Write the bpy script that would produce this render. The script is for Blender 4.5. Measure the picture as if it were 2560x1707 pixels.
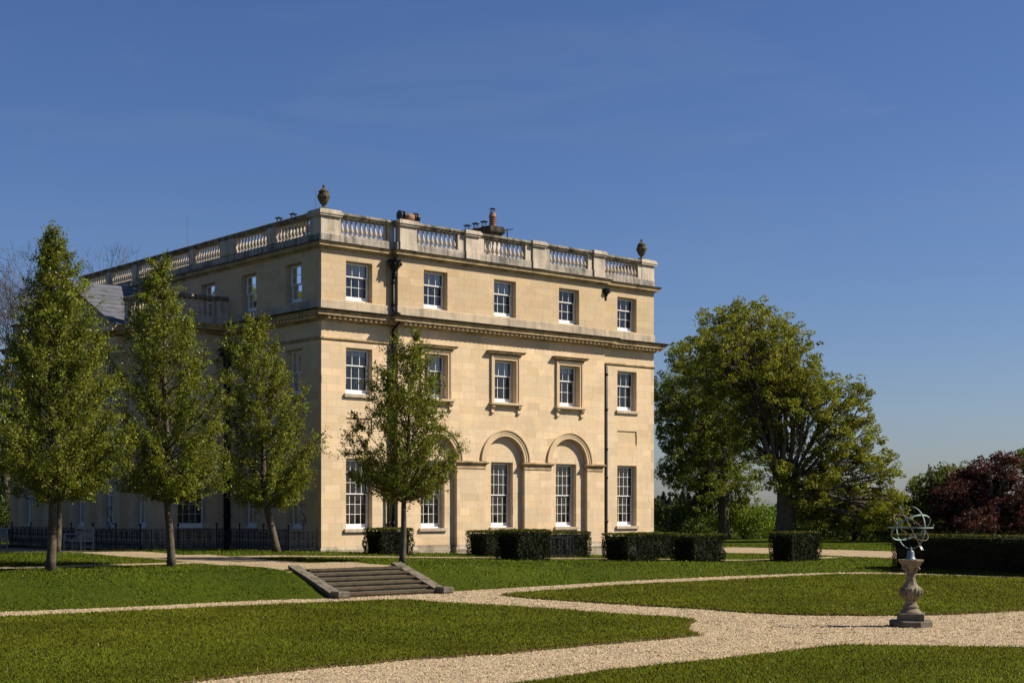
import bpy, math, random
import numpy as np
from mathutils import Vector
random.seed(7)
R = np.random.default_rng(11)
for o in list(bpy.data.objects):
    bpy.data.objects.remove(o)
scn = bpy.context.scene
COL = scn.collection
rad = math.radians

# ------------------------------------------------------------ camera, sky, sun
CAM_H = 2.5
cam = bpy.data.objects.new('camera', bpy.data.cameras.new('camera'))
COL.objects.link(cam)
scn.camera = cam
cam.location = (0, 0, CAM_H)
cam.rotation_euler = (rad(90), 0, 0)
cam.data.sensor_width = 36
cam.data.lens = 3669 / 2560 * 36
cam.data.shift_y = (1270 - 853.5) / 2560
cam.data.clip_start = 0.5
cam.data.clip_end = 6000

SUN_EL = rad(42)
world = bpy.data.worlds.new('World')
scn.world = world
world.use_nodes = True
wn = world.node_tree.nodes
wl = world.node_tree.links
bg = wn['Background']
sky = wn.new('ShaderNodeTexSky')
sky.sky_type = 'NISHITA'
sky.sun_disc = False
sky.sun_elevation = SUN_EL
sky.sun_rotation = rad(90)          # sun stands towards +X
sky.altitude = 0
sky.air_density = 1.0
sky.dust_density = 0.6
sky.ozone_density = 2.2
hsv = wn.new('ShaderNodeHueSaturation')
hsv.inputs['Saturation'].default_value = 1.14
tint = wn.new('ShaderNodeMix')
tint.data_type = 'RGBA'
tint.blend_type = 'MULTIPLY'
tint.inputs[0].default_value = 1.0
tint.inputs[7].default_value = (0.80, 0.86, 1.14, 1)
wl.new(sky.outputs[0], hsv.inputs['Color'])
wl.new(hsv.outputs[0], tint.inputs[6])
tcw = wn.new('ShaderNodeTexCoord')
mpw = wn.new('ShaderNodeMapping')
mpw.inputs['Scale'].default_value = (2.2, 2.2, 13)
mpw.inputs['Rotation'].default_value = (0.05, -0.06, 0)
cir = wn.new('ShaderNodeTexNoise')
cir.inputs['Scale'].default_value = 1.6
cir.inputs['Detail'].default_value = 7
cir.inputs['Roughness'].default_value = .62
cir.inputs['Distortion'].default_value = .7
crp = wn.new('ShaderNodeMapRange')
crp.inputs['From Min'].default_value = .50
crp.inputs['From Max'].default_value = .85
crp.inputs['To Max'].default_value = .13
cmx = wn.new('ShaderNodeMix')
cmx.data_type = 'RGBA'
cmx.inputs[7].default_value = (4.2, 4.6, 5.4, 1)
wl.new(tcw.outputs['Generated'], mpw.inputs[0])
wl.new(mpw.outputs[0], cir.inputs['Vector'])
wl.new(cir.outputs['Fac'], crp.inputs['Value'])
wl.new(crp.outputs[0], cmx.inputs[0])
wl.new(tint.outputs[2], cmx.inputs[6])
wl.new(cmx.outputs[2], bg.inputs[0])
bg.inputs[1].default_value = 0.05

sun = bpy.data.objects.new('sun', bpy.data.lights.new('sun', 'SUN'))
COL.objects.link(sun)
sun.data.energy = 5.0
sun.data.angle = rad(0.53)
sun.data.color = (1.0, 0.90, 0.74)
sun.location = (60, 20, 60)
sun.rotation_euler = Vector((-math.cos(SUN_EL), 0, -math.sin(SUN_EL))).to_track_quat('-Z', 'Y').to_euler()

scn.view_settings.view_transform = 'Standard'
scn.view_settings.look = 'None'
scn.view_settings.gamma = 1
scn.view_settings.use_curve_mapping = False
scn.view_settings.exposure = 0.66

# ------------------------------------------------------------ survey helpers
XC, YC = -7.41, 57.0
TH = math.atan2(3669, 4250)
C1, S1 = math.cos(TH), math.sin(TH)

def ab2xy(a, b):
    return XC + C1 * a - S1 * b, YC + S1 * a + C1 * b

def xy2ab(x, y):
    dx, dy = x - XC, y - YC
    return C1 * dx + S1 * dy, -S1 * dx + C1 * dy

def px(u, v, z=0.0):
    """survey point: photograph pixel on the level z -> metres"""
    y = (CAM_H - z) * 3669 / (v - 1270)
    return ((u - 1280) / 3669 * y, y)

def pd(u, v, y):
    return ((u - 1280) / 3669 * y, y, CAM_H + (1270 - v) / 3669 * y)

def sst(x, e0, e1):
    t = np.clip((x - e0) / (e1 - e0), 0, 1)
    return t * t * (3 - 2 * t)

FOOT_A = [-40, -18, -14, -10.4, -9.3, -8.8, -4.9, -4.8, -1.7, 4, 9.5, 13.7, 16, 17, 17.6, 19, 24]
FOOT_B = [-13.3, -13.3, -13.6, -13.5, -13.9, -13.97, -13.97, -13.6, -13.3, -12.5, -12.5, -12.85, -13.6, -15.6, -19.7, -24, -30]

def foot(a):
    return np.interp(a, FOOT_A, FOOT_B)

def terr(a, b):
    a = np.asarray(a, float)
    b = np.asarray(b, float)
    ac = np.clip(a, -5, 40)
    bb = np.maximum(b, -12)
    zt = 0.8 - 0.029 * ac + np.where(bb < 0, 0.018 * bb, -0.02 * np.minimum(bb, 14) * sst(-a, -6, 0.0))
    zt = np.maximum(zt, 0.14)
    f = foot(a)
    t = np.clip((b - f) / 1.97, 0, 1)
    w = np.clip(1 - (np.abs(a + 6.9) - 2.3) / 2.5, 0, 1)
    w = .5 + .5 * w
    z = zt * (w * t + (1 - w) * t * t * (3 - 2 * t))
    x, y = ab2xy(a, b)
    z = z + 6.0 * sst(y, 84, 150) * sst(-x, 20, 40)
    z = z - 0.0006 * np.maximum(np.hypot(x, y) - 260, 0)
    return z

def terr_xy(x, y):
    return terr(*xy2ab(np.asarray(x, float), np.asarray(y, float)))

# ------------------------------------------------------------ materials
def mat_new(name):
    m = bpy.data.materials.new(name)
    m.use_nodes = True
    nt = m.node_tree
    return m, nt, nt.nodes['Principled BSDF']

def nd(nt, t, **kw):
    n = nt.nodes.new(t)
    for k, v in kw.items():
        setattr(n, k, v)
    return n

def noise(nt, scale, detail=5, rough=.6, dist=0.0, coord='Object', vec_scale=None):
    tc = nd(nt, 'ShaderNodeTexCoord')
    n = nd(nt, 'ShaderNodeTexNoise')
    n.inputs['Scale'].default_value = scale
    n.inputs['Detail'].default_value = detail
    n.inputs['Roughness'].default_value = rough
    n.inputs['Distortion'].default_value = dist
    src = tc.outputs[coord]
    if vec_scale:
        mp = nd(nt, 'ShaderNodeMapping')
        mp.inputs['Scale'].default_value = vec_scale
        nt.links.new(src, mp.inputs[0])
        src = mp.outputs[0]
    nt.links.new(src, n.inputs['Vector'])
    return n

def ramp(nt, fac, stops):
    r = nd(nt, 'ShaderNodeValToRGB')
    e = r.color_ramp.elements
    while len(e) < len(stops):
        e.new(0.5)
    for el, (p, c) in zip(e, stops):
        el.position = p
        el.color = (*c, 1) if len(c) == 3 else c
    nt.links.new(fac, r.inputs[0])
    return r

def mix(nt, fac, a, b, mode='MIX'):
    m = nd(nt, 'ShaderNodeMix', data_type='RGBA', blend_type=mode)
    for sock, v in ((m.inputs[0], fac), (m.inputs[6], a), (m.inputs[7], b)):
        if hasattr(v, 'is_linked') or isinstance(v, bpy.types.NodeSocket):
            nt.links.new(v, sock)
        elif isinstance(v, (int, float)):
            sock.default_value = v
        else:
            sock.default_value = (*v, 1)
    return m.outputs[2]

def bump(nt, bsdf, h, strength=.3, dist=.02):
    b = nd(nt, 'ShaderNodeBump')
    b.inputs['Strength'].default_value = strength
    b.inputs['Distance'].default_value = dist
    nt.links.new(h, b.inputs['Height'])
    nt.links.new(b.outputs[0], bsdf.inputs['Normal'])

def simple(name, col, rough=.6, metal=0.0, var=0.25, scale=4.0, spec=None, bmp=0.0):
    m, nt, p = mat_new(name)
    n = noise(nt, scale)
    d = tuple(c * (1 - var) for c in col)
    l = tuple(min(1, c * (1 + var)) for c in col)
    r = ramp(nt, n.outputs['Fac'], [(.3, d), (.7, l)])
    nt.links.new(r.outputs[0], p.inputs['Base Color'])
    p.inputs['Roughness'].default_value = rough
    p.inputs['Metallic'].default_value = metal
    if spec is not None:
        p.inputs['Specular IOR Level'].default_value = spec
    if bmp:
        bump(nt, p, n.outputs['Fac'], bmp)
    return m

def stone_mat(name, base, grime, amount, use_tone=False, streak=1.0, scale=.9):
    m, nt, p = mat_new(name)
    big = noise(nt, scale, 6, .65, .4)
    fine = noise(nt, 14, 6, .7)
    st = noise(nt, 1.0, 5, .6, .2, vec_scale=(5, 5, .45))
    col = base
    if use_tone:
        at = nd(nt, 'ShaderNodeAttribute', attribute_name='tone')
        col = mix(nt, 1.0, base, at.outputs['Color'], 'MULTIPLY')
    f1 = ramp(nt, big.outputs['Fac'], [(.42, (0, 0, 0)), (.72, (1, 1, 1))])
    f2 = ramp(nt, st.outputs['Fac'], [(.46, (0, 0, 0)), (.75, (1, 1, 1))])
    s = nd(nt, 'ShaderNodeMath', operation='MULTIPLY_ADD')
    nt.links.new(f2.outputs[0], s.inputs[0])
    s.inputs[1].default_value = streak
    nt.links.new(f1.outputs[0], s.inputs[2])
    s2 = nd(nt, 'ShaderNodeMath', operation='MULTIPLY', use_clamp=True)
    nt.links.new(s.outputs[0], s2.inputs[0])
    s2.inputs[1].default_value = amount
    c2 = mix(nt, s2.outputs[0], col, grime)
    fr = ramp(nt, fine.outputs['Fac'], [(.25, (.86, .86, .85)), (.75, (1.08, 1.08, 1.07))])
    c3 = mix(nt, 1.0, c2, fr.outputs[0], 'MULTIPLY')
    nt.links.new(c3, p.inputs['Base Color'])
    p.inputs['Roughness'].default_value = .88
    p.inputs['Specular IOR Level'].default_value = .2
    bump(nt, p, fine.outputs['Fac'], .25, .012)
    return m

M = {}
M['stone'] = stone_mat('honey_stone', (.64, .495, .325), (.38, .31, .22), .26, True, .8)
M['stone_plain'] = stone_mat('honey_stone_dressed', (.58, .44, .275), (.33, .26, .17), .28, False, .8)
M['stone_grey'] = stone_mat('weathered_stone', (.57, .485, .385), (.17, .158, .135), .62, False, 1.0)
M['stone_dirty'] = stone_mat('grey_streaked_stone', (.42, .37, .305), (.12, .115, .105), .92, False, 1.2, 1.3)
M['stone_plinth'] = stone_mat('damp_plinth_stone', (.40, .335, .25), (.15, .135, .105), .80, False, .8, 1.6)
M['stone_band'] = stone_mat('stained_stone', (.53, .43, .305), (.24, .205, .16), .68, False, 1.0)
M['stone_coping'] = stone_mat('lichened_coping', (.30, .26, .19), (.06, .055, .042), .95, False, 1.2, 2.0)
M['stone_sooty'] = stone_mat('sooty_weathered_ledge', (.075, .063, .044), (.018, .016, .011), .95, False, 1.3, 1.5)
M['stone_cornice'] = stone_mat('cornice_stone', (.45, .335, .19), (.075, .062, .042), .75, False, .5, 1.6)
M['stone_step'] = stone_mat('step_stone', (.092, .070, .045), (.030, .026, .016), .75, False, .4, 3.0)
M['stone_riser'] = stone_mat('step_riser_stone', (.20, .165, .11), (.07, .06, .04), .7, False, .6, 3.0)
M['stone_cheek'] = stone_mat('mossy_step_wall', (.165, .142, .108), (.036, .032, .022), .88, False, .3, 4.0)
M['stone_urn'] = stone_mat('mossy_urn_stone', (.12, .095, .05), (.035, .03, .016), .9, False, .5, 5.0)
M['stone_dial'] = stone_mat('dial_stone', (.25, .205, .145), (.085, .073, .05), .75, False, .7, 5.0)
M['stone_dial_dark'] = stone_mat('dial_base_stone', (.15, .128, .10), (.055, .05, .04), .7, False, .5, 5.0)
M['mortar'] = simple('mortar', (.46, .36, .23), .95, var=.1)
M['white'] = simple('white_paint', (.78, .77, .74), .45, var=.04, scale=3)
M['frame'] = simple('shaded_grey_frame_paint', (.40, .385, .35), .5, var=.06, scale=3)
M['blind'] = simple('white_blind', (.72, .72, .72), .8, var=.03)
M['curtain'] = simple('grey_curtain', (.52, .51, .50), .9, var=.08)
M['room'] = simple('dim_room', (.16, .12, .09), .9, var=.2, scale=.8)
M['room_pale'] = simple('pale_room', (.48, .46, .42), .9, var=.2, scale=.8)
M['iron'] = simple('blue_black_iron_paint', (.012, .013, .020), .4, var=.3, scale=9, spec=.35)
M['pipe'] = simple('black_pipe_paint', (.010, .011, .016), .45, var=.3, scale=6, spec=.25)
M['lead'] = simple('lead_sheet', (.16, .165, .18), .55, var=.2)
M['slate'] = simple('blue_slate', (.095, .10, .118), .6, var=.35, scale=3)
M['terracotta'] = simple('terracotta', (.24, .115, .065), .8, var=.4, scale=5, bmp=.2)
M['render_white'] = simple('pale_render', (.55, .50, .43), .9, var=.1)
M['bronze'] = simple('verdigris_bronze', (.135, .205, .185), .75, .05, var=.4, scale=10)
M['bronze_brown'] = simple('brown_bronze', (.15, .11, .07), .65, .1, var=.3, scale=10)
M['bell'] = simple('blue_grey_lead', (.14, .18, .21), .5, .2, var=.3, scale=8)
M['bench'] = simple('weathered_pale_wood', (.36, .33, .28), .8, var=.15, scale=6)
M['soil'] = simple('soil_edge', (.095, .055, .028), .95, var=.4, scale=6)

def glass_mat():
    m, nt, p = mat_new('window_glass')
    nt.nodes.remove(p)
    out = nt.nodes['Material Output']
    tr = nd(nt, 'ShaderNodeBsdfTransparent')
    tr.inputs[0].default_value = (.86, .88, .88, 1)
    gl = nd(nt, 'ShaderNodeBsdfGlossy')
    gl.inputs['Roughness'].default_value = .015
    fr = nd(nt, 'ShaderNodeFresnel')
    fr.inputs[0].default_value = 1.8       # both faces of the sheet
    n = noise(nt, 1.3, 2, .5)
    bp = nd(nt, 'ShaderNodeBump')
    bp.inputs['Strength'].default_value = .06
    bp.inputs['Distance'].default_value = .05
    nt.links.new(n.outputs['Fac'], bp.inputs['Height'])
    nt.links.new(bp.outputs[0], gl.inputs['Normal'])
    mx = nd(nt, 'ShaderNodeMixShader')
    nt.links.new(fr.outputs[0], mx.inputs[0])
    nt.links.new(tr.outputs[0], mx.inputs[1])
    nt.links.new(gl.outputs[0], mx.inputs[2])
    nt.links.new(mx.outputs[0], out.inputs[0])
    return m
M['glass'] = glass_mat()

def leaf_mat(name, spec=.35, rough=.5, trans=.3, upn=0.0):
    m, nt, p = mat_new(name)
    at = nd(nt, 'ShaderNodeAttribute', attribute_name='tone')
    nt.links.new(at.outputs['Color'], p.inputs['Base Color'])
    p.inputs['Roughness'].default_value = rough
    p.inputs['Specular IOR Level'].default_value = spec
    t = nd(nt, 'ShaderNodeBsdfTranslucent')
    c = mix(nt, 1.0, at.outputs['Color'], (1.25, 1.15, .5), 'MULTIPLY')
    nt.links.new(c, t.inputs[0])
    mx = nd(nt, 'ShaderNodeMixShader')
    mx.inputs[0].default_value = trans
    if upn:
        ge = nd(nt, 'ShaderNodeNewGeometry')
        vm = nd(nt, 'ShaderNodeMix', data_type='VECTOR')
        vm.inputs[0].default_value = upn
        nt.links.new(ge.outputs['Normal'], vm.inputs[4])
        vm.inputs[5].default_value = (0, 0, 1)
        nt.links.new(vm.outputs[1], p.inputs['Normal'])
    nt.links.new(p.outputs[0], mx.inputs[1])
    nt.links.new(t.outputs[0], mx.inputs[2])
    nt.links.new(mx.outputs[0], nt.nodes['Material Output'].inputs[0])
    return m
M['leaf'] = leaf_mat('leaves', .20, .45, .36)
M['leaf_park'] = leaf_mat('park_leaves', .15, .5, .40)
M['yew'] = leaf_mat('yew_needles', .08, .6, .10)
M['grass_blade'] = leaf_mat('grass_blades', .04, .7, .2, .8)

def tone_mat(name, rough=.9):
    m, nt, p = mat_new(name)
    at = nd(nt, 'ShaderNodeAttribute', attribute_name='tone')
    nt.links.new(at.outputs['Color'], p.inputs['Base Color'])
    p.inputs['Roughness'].default_value = rough
    p.inputs['Specular IOR Level'].default_value = .25
    return m
M['pebble'] = tone_mat('pebbles')
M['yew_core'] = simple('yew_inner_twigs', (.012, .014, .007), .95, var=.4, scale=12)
M['bark'] = simple('grey_brown_bark', (.072, .056, .036), .9, var=.55, scale=7, bmp=.6)
M['bark_oak'] = simple('dark_bark', (.075, .06, .045), .95, var=.45, scale=3, bmp=.6)
M['bark_bare'] = simple('twig_bark', (.085, .065, .05), .95, var=.3, scale=3)

def lawn_mat(name, k):
    m, nt, p = mat_new(name)
    b = noise(nt, .22, 5, .6, .3)
    f = noise(nt, 5.0, 6, .75)
    f2 = noise(nt, 45.0, 3, .7)
    r1 = ramp(nt, b.outputs['Fac'], [(.3, (.040 * k[0], .054 * k[1], .006)), (.52, (.058 * k[0], .070 * k[1], .006)), (.72, (.074 * k[0], .078 * k[1], .008))])
    r2 = ramp(nt, f.outputs['Fac'], [(.28, (.76, .79, .75)), (.72, (1.2, 1.16, 1.16))])
    c = mix(nt, 1.0, r1.outputs[0], r2.outputs[0], 'MULTIPLY')
    r3 = ramp(nt, f2.outputs['Fac'], [(.3, (.75, .75, .75)), (.7, (1.24, 1.24, 1.2))])
    c = mix(nt, 1.0, c, r3.outputs[0], 'MULTIPLY')
    nt.links.new(c, p.inputs['Base Color'])
    p.inputs['Roughness'].default_value = .9
    p.inputs['Specular IOR Level'].default_value = .03
    ad = nd(nt, 'ShaderNodeMath', operation='ADD')
    nt.links.new(f.outputs['Fac'], ad.inputs[0])
    nt.links.new(f2.outputs['Fac'], ad.inputs[1])
    bump(nt, p, ad.outputs[0], .7, .05)
    return m
M['lawn'] = lawn_mat('lawn_grass', (1.0, 1.0))
M['park_grass'] = lawn_mat('park_grass', (.82, .93))

def gravel_mat():
    m, nt, p = mat_new('pale_gravel')
    tc = nd(nt, 'ShaderNodeTexCoord')
    v = nd(nt, 'ShaderNodeTexVoronoi')
    v.inputs['Scale'].default_value = 26
    nt.links.new(tc.outputs['Object'], v.inputs['Vector'])
    b = noise(nt, .8, 5, .65, .5)
    sp = nd(nt, 'ShaderNodeSeparateColor')
    nt.links.new(v.outputs['Color'], sp.inputs[0])
    r = ramp(nt, sp.outputs[0], [(.0, (.13, .095, .055)), (.3, (.29, .22, .135)), (.65, (.37, .285, .18)), (1, (.48, .38, .265))])
    r2 = ramp(nt, b.outputs['Fac'], [(.3, (.82, .82, .78)), (.7, (1.08, 1.06, 1.02))])
    c = mix(nt, 1.0, r.outputs[0], r2.outputs[0], 'MULTIPLY')
    w = noise(nt, 2.6, 5, .7, .3)
    wr = ramp(nt, w.outputs['Fac'], [(.66, (0, 0, 0)), (.78, (.5, .5, .5))])
    c = mix(nt, wr.outputs[0], c, (.16, .15, .05))
    nt.links.new(c, p.inputs['Base Color'])
    p.inputs['Roughness'].default_value = .92
    p.inputs['Specular IOR Level'].default_value = .15
    bump(nt, p, v.outputs['Distance'], .6, .02)
    return m
M['gravel'] = gravel_mat()

# ------------------------------------------------------------ mesh builders
class MB:
    def __init__(s):
        s.v = []
        s.f = []
        s.c = None

    def add(s, vs, fs, tone=None):
        k = len(s.v)
        s.v += [tuple(p) for p in vs]
        s.f += [tuple(i + k for i in f) for f in fs]
        if tone is not None:
            if s.c is None:
                s.c = []
            s.c += [tone] * len(vs)
        return s

    def box(s, x0, y0, z0, x1, y1, z1, tone=None):
        x0, x1 = sorted((x0, x1)); y0, y1 = sorted((y0, y1)); z0, z1 = sorted((z0, z1))
        return s.add([(x0, y0, z0), (x1, y0, z0), (x1, y1, z0), (x0, y1, z0),
                      (x0, y0, z1), (x1, y0, z1), (x1, y1, z1), (x0, y1, z1)],
                     [(0, 3, 2, 1), (4, 5, 6, 7), (0, 1, 5, 4), (1, 2, 6, 5), (2, 3, 7, 6), (3, 0, 4, 7)], tone)

    def loft(s, rings, cap=True, closed=True):
        """rings: equal length lists of 3d points"""
        n = len(rings[0])
        vs = [p for r in rings for p in r]
        fs = []
        for i in range(len(rings) - 1):
            for j in range(n if closed else n - 1):
                k = (j + 1) % n
                fs.append((i * n + j, i * n + k, (i + 1) * n + k, (i + 1) * n + j))
        if cap:
            fs.append(tuple(range(n - 1, -1, -1)))
            fs.append(tuple((len(rings) - 1) * n + j for j in range(n)))
        return s.add(vs, fs)

    def lathe(s, prof, cx=0, cy=0, cz=0, seg=12, rot=0.0):
        rings = []
        for r, z in prof:
            rings.append([(cx + r * math.cos(rot + 2 * math.pi * j / seg), cy + r * math.sin(rot + 2 * math.pi * j / seg), cz + z) for j in range(seg)])
        return s.loft(rings)

    def tube(s, pts, r, sides=6, cap=True):
        pts = [Vector(p) for p in pts]
        n = len(pts)
        rs = r if isinstance(r, (list, tuple, np.ndarray)) else [r] * n
        rings = []
        up = None
        for i in range(n):
            d = (pts[min(i + 1, n - 1)] - pts[max(i - 1, 0)])
            if d.length < 1e-9:
                d = Vector((0, 0, 1))
            d.normalize()
            if up is None:
                up = Vector((1, 0, 0)) if abs(d.x) < .8 else Vector((0, 1, 0))
            x = up - d * up.dot(d)
            if x.length < 1e-6:
                x = d.orthogonal()
            x.normalize()
            up = x
            y = d.cross(x)
            rings.append([tuple(pts[i] + (x * math.cos(2 * math.pi * j / sides) + y * math.sin(2 * math.pi * j / sides)) * rs[i]) for j in range(sides)])
        return s.loft(rings, cap)

    def sweep(s, path, prof, closed=False):
        """moulding: path in plan, profile (projection, z); outward = right of travel"""
        n = len(path)
        offs = []
        for i in range(n):
            def nrm(p, q):
                dx, dy = q[0] - p[0], q[1] - p[1]
                l = math.hypot(dx, dy)
                return (dy / l, -dx / l)
            if i == 0:
                o = nrm(path[0], path[1])
            elif i == n - 1:
                o = nrm(path[-2], path[-1])
            else:
                n1 = nrm(path[i - 1], path[i]); n2 = nrm(path[i], path[i + 1])
                k = 1 + n1[0] * n2[0] + n1[1] * n2[1]
                o = ((n1[0] + n2[0]) / k, (n1[1] + n2[1]) / k)
            offs.append(o)
        rings = [[(p[0] + o[0] * q, p[1] + o[1] * q, z) for q, z in prof] for p, o in zip(path, offs)]
        return s.loft(rings)

    def mesh(s, name):
        me = bpy.data.meshes.new(name)
        me.from_pydata(s.v, [], s.f)
        if s.c is not None:
            at = me.attributes.new('tone', 'FLOAT_COLOR', 'POINT')
            arr = np.ones((len(s.c), 4), np.float32)
            arr[:, :3] = np.array(s.c, np.float32)
            at.data.foreach_set('color', arr.ravel())
        return me

    def build(s, name, mat, parent=None, smooth=False, label=None):
        me = s.mesh(name)
        return put(name, me, mat, parent, smooth, label)

def put(name, me, mat, parent=None, smooth=False, label=None):
    if mat is not None and not me.materials:
        me.materials.append(mat)
    if smooth:
        me.shade_smooth()
    o = bpy.data.objects.new(name, me)
    COL.objects.link(o)
    if parent is not None:
        o.parent = parent
    if label:
        o['label'] = label
    return o

def np_mesh(name, verts, faces, tone=None):
    """faces (m,k) array, all faces with k corners"""
    me = bpy.data.meshes.new(name)
    nv, (nf, k) = len(verts), faces.shape
    me.vertices.add(nv)
    me.vertices.foreach_set('co', np.asarray(verts, np.float32).ravel())
    me.loops.add(nf * k)
    me.loops.foreach_set('vertex_index', faces.astype(np.int32).ravel())
    me.polygons.add(nf)
    me.polygons.foreach_set('loop_start', np.arange(0, nf * k, k, dtype=np.int32))
    me.update(calc_edges=True)
    me.validate()
    if tone is not None:
        at = me.attributes.new('tone', 'FLOAT_COLOR', 'POINT')
        arr = np.ones((nv, 4), np.float32)
        arr[:, :3] = tone
        at.data.foreach_set('color', arr.ravel())
    return me

def thing(name, label, cat, loc=(0, 0, 0), rz=0.0, group=None):
    o = bpy.data.objects.new(name, None)
    COL.objects.link(o)
    o.empty_display_size = .3
    o.location = loc
    o.rotation_euler = (0, 0, rz)
    o['label'] = label
    o['category'] = cat
    if group:
        o['group'] = group
    return o

def tag(o, label, cat, group=None, kind=None):
    o['label'] = label
    o['category'] = cat
    if group:
        o['group'] = group
    if kind:
        o['kind'] = kind
    return o

def structure(o, label=None):
    o['kind'] = 'structure'
    if label:
        o['label'] = label
    return o

def copy_child(o, parent, loc):
    c = o.copy()
    COL.objects.link(c)
    c.parent = parent
    c.location = loc
    return c

# ------------------------------------------------------------ ground
def ground():
    a = np.r_[-1500, -700, -400, -250, -160, np.arange(-110, -21, 2.5), np.arange(-20, -9.3, .6), -9.2, -8.95, -8.72, -8.4, -7.5, -6.5, -5.5, -5.1, -4.86, -4.6, np.arange(-4.0, 14, 1.2), np.arange(14.5, 20.6, .4), np.arange(22.5, 111, 2.5), 160, 250, 400, 700, 1500]
    b = np.r_[-160, -100, -60, -40, -30, -22, -18, -16, -15, -14.5, np.arange(-14.2, -10.3, .16), np.arange(-10, 30, 1.0), np.arange(30, 130, 4), 160, 250, 400, 700, 1500]
    A, B = np.meshgrid(a, b, indexing='ij')
    X, Y = ab2xy(A, B)
    Z = terr(A, B)
    st_ = (A > -8.75) & (A < -5.05) & (B > -14.05) & (B < -11.97)
    Z = np.where(st_, np.minimum(Z, np.clip((B + 13.97) / 1.97, 0, 1) * .7 - .22), Z)
    rip = np.where(B > foot(A) + .3, .02 * np.sin(A * 1.7 + B * 1.1) * np.sin(B * 2.3 - A * .6), 0)
    V = np.stack([X, Y, Z + rip * (np.abs(A) < 60) * (B < 10)], -1).reshape(-1, 3)
    ni, nj = A.shape
    i = np.arange(ni - 1)[:, None] * nj + np.arange(nj - 1)[None]
    F = np.stack([i, i + nj, i + nj + 1, i + 1], -1).reshape(-1, 4)
    me = np_mesh('ground', V, F)
    structure(put('ground', me, M['park_grass'], None, True), 'mown grass ground of the park')
ground()

# gravel and lawns of the lower level, surveyed outlines
def outline(pts, z=0.0):
    return [px(u, v, z) for u, v in pts]

GRAVEL_LOW = outline([(-700, 1566), (0, 1530), (354, 1516), (707, 1498), (845, 1491), (1110, 1480), (1280, 1470), (1552, 1453), (1824, 1440.5), (2020, 1433), (2150, 1430.5), (2298, 1433), (2560, 1441.5), (2900, 1452), (3600, 1560), (3600, 2100), (-700, 2400)])
LAWN_L = outline([(-700, 1578), (0, 1546), (354, 1530), (600, 1518.5), (833, 1508), (990, 1502), (1060, 1505.5), (1116, 1510.5), (1280, 1518.5), (1498, 1535), (1640, 1544.5), (1700, 1548), (1736, 1552), (1722, 1560), (1712, 1568), (1712, 1575), (1726, 1583), (1752, 1589.5), (1680, 1597), (1606, 1603), (1443, 1617), (1280, 1634), (1034, 1650), (816, 1669), (490, 1705), (-300, 1850), (-700, 1950)])
LAWN_R = outline([(1254, 1489), (1320, 1482.5), (1552, 1465), (1824, 1452), (2000, 1442), (2096, 1437.5), (2205, 1437.5), (2380, 1441.5), (2560, 1447.5), (2900, 1462), (3200, 1490), (2700, 1519), (2560, 1527), (2477, 1532), (2368, 1538), (2205, 1540), (1987, 1538.8), (1824, 1529.6), (1748, 1523), (1552, 1511.6), (1330, 1497)])
LAWN_F = outline([(1000, 1760), (1351, 1707), (1552, 1679), (1770, 1657), (1933, 1638), (2040, 1625), (2100, 1619), (2160, 1617.5), (2260, 1619.5), (2560, 1624), (3000, 1632), (3000, 1950), (900, 1950)])

def wavy(poly, amp, step, seed):
    rg = np.random.default_rng(seed)
    out = []
    n = len(poly)
    for i in range(n):
        p = np.array(poly[i]); q = np.array(poly[(i + 1) % n])
        m = max(1, int(np.linalg.norm(q - p) / step))
        for k in range(m):
            t = k / m
            out.append(tuple(p + (q - p) * t + rg.normal(0, amp, 2)))
    return out
LAWN_L = wavy(LAWN_L, .025, .35, 1)
LAWN_R = wavy(LAWN_R, .025, .35, 2)
LAWN_F = wavy(LAWN_F, .02, .35, 3)

def sheet(name, poly, z, mat, thick=0.0, edge=None):
    import bmesh
    bm = bmesh.new()
    top = [bm.verts.new((x, y, z)) for x, y in poly]
    f = bm.faces.new(top)
    f.normal_update()
    if f.normal.z < 0:
        f.normal_flip()
    if thick:
        n = len(poly)
        low = [bm.verts.new((x, y, z - thick)) for x, y in poly]
        for i in range(n):
            w = bm.faces.new((top[i], top[(i + 1) % n], low[(i + 1) % n], low[i]))
            w.material_index = 1
    bmesh.ops.triangulate(bm, faces=[fc for fc in bm.faces if len(fc.verts) > 4])
    me = bpy.data.meshes.new(name)
    bm.to_mesh(me)
    bm.free()
    me.materials.append(mat)
    if edge:
        me.materials.append(edge)
    return put(name, me, None)

GRAVEL_LOW = wavy(GRAVEL_LOW, .03, .4, 4)
structure(sheet('gravel_path', GRAVEL_LOW, .008, M['gravel']), 'pale gravel paths of the lower garden')
structure(sheet('lawn', LAWN_L, .045, M['lawn'], .05, M['soil']), 'pointed lawn left of the crossing gravel paths')
structure(sheet('lawn', LAWN_R, .045, M['lawn'], .05, M['soil']), 'long lawn behind the sundial')
structure(sheet('lawn', LAWN_F, .045, M['lawn'], .05, M['soil']), 'lawn nearest the camera at the lower right')

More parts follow.
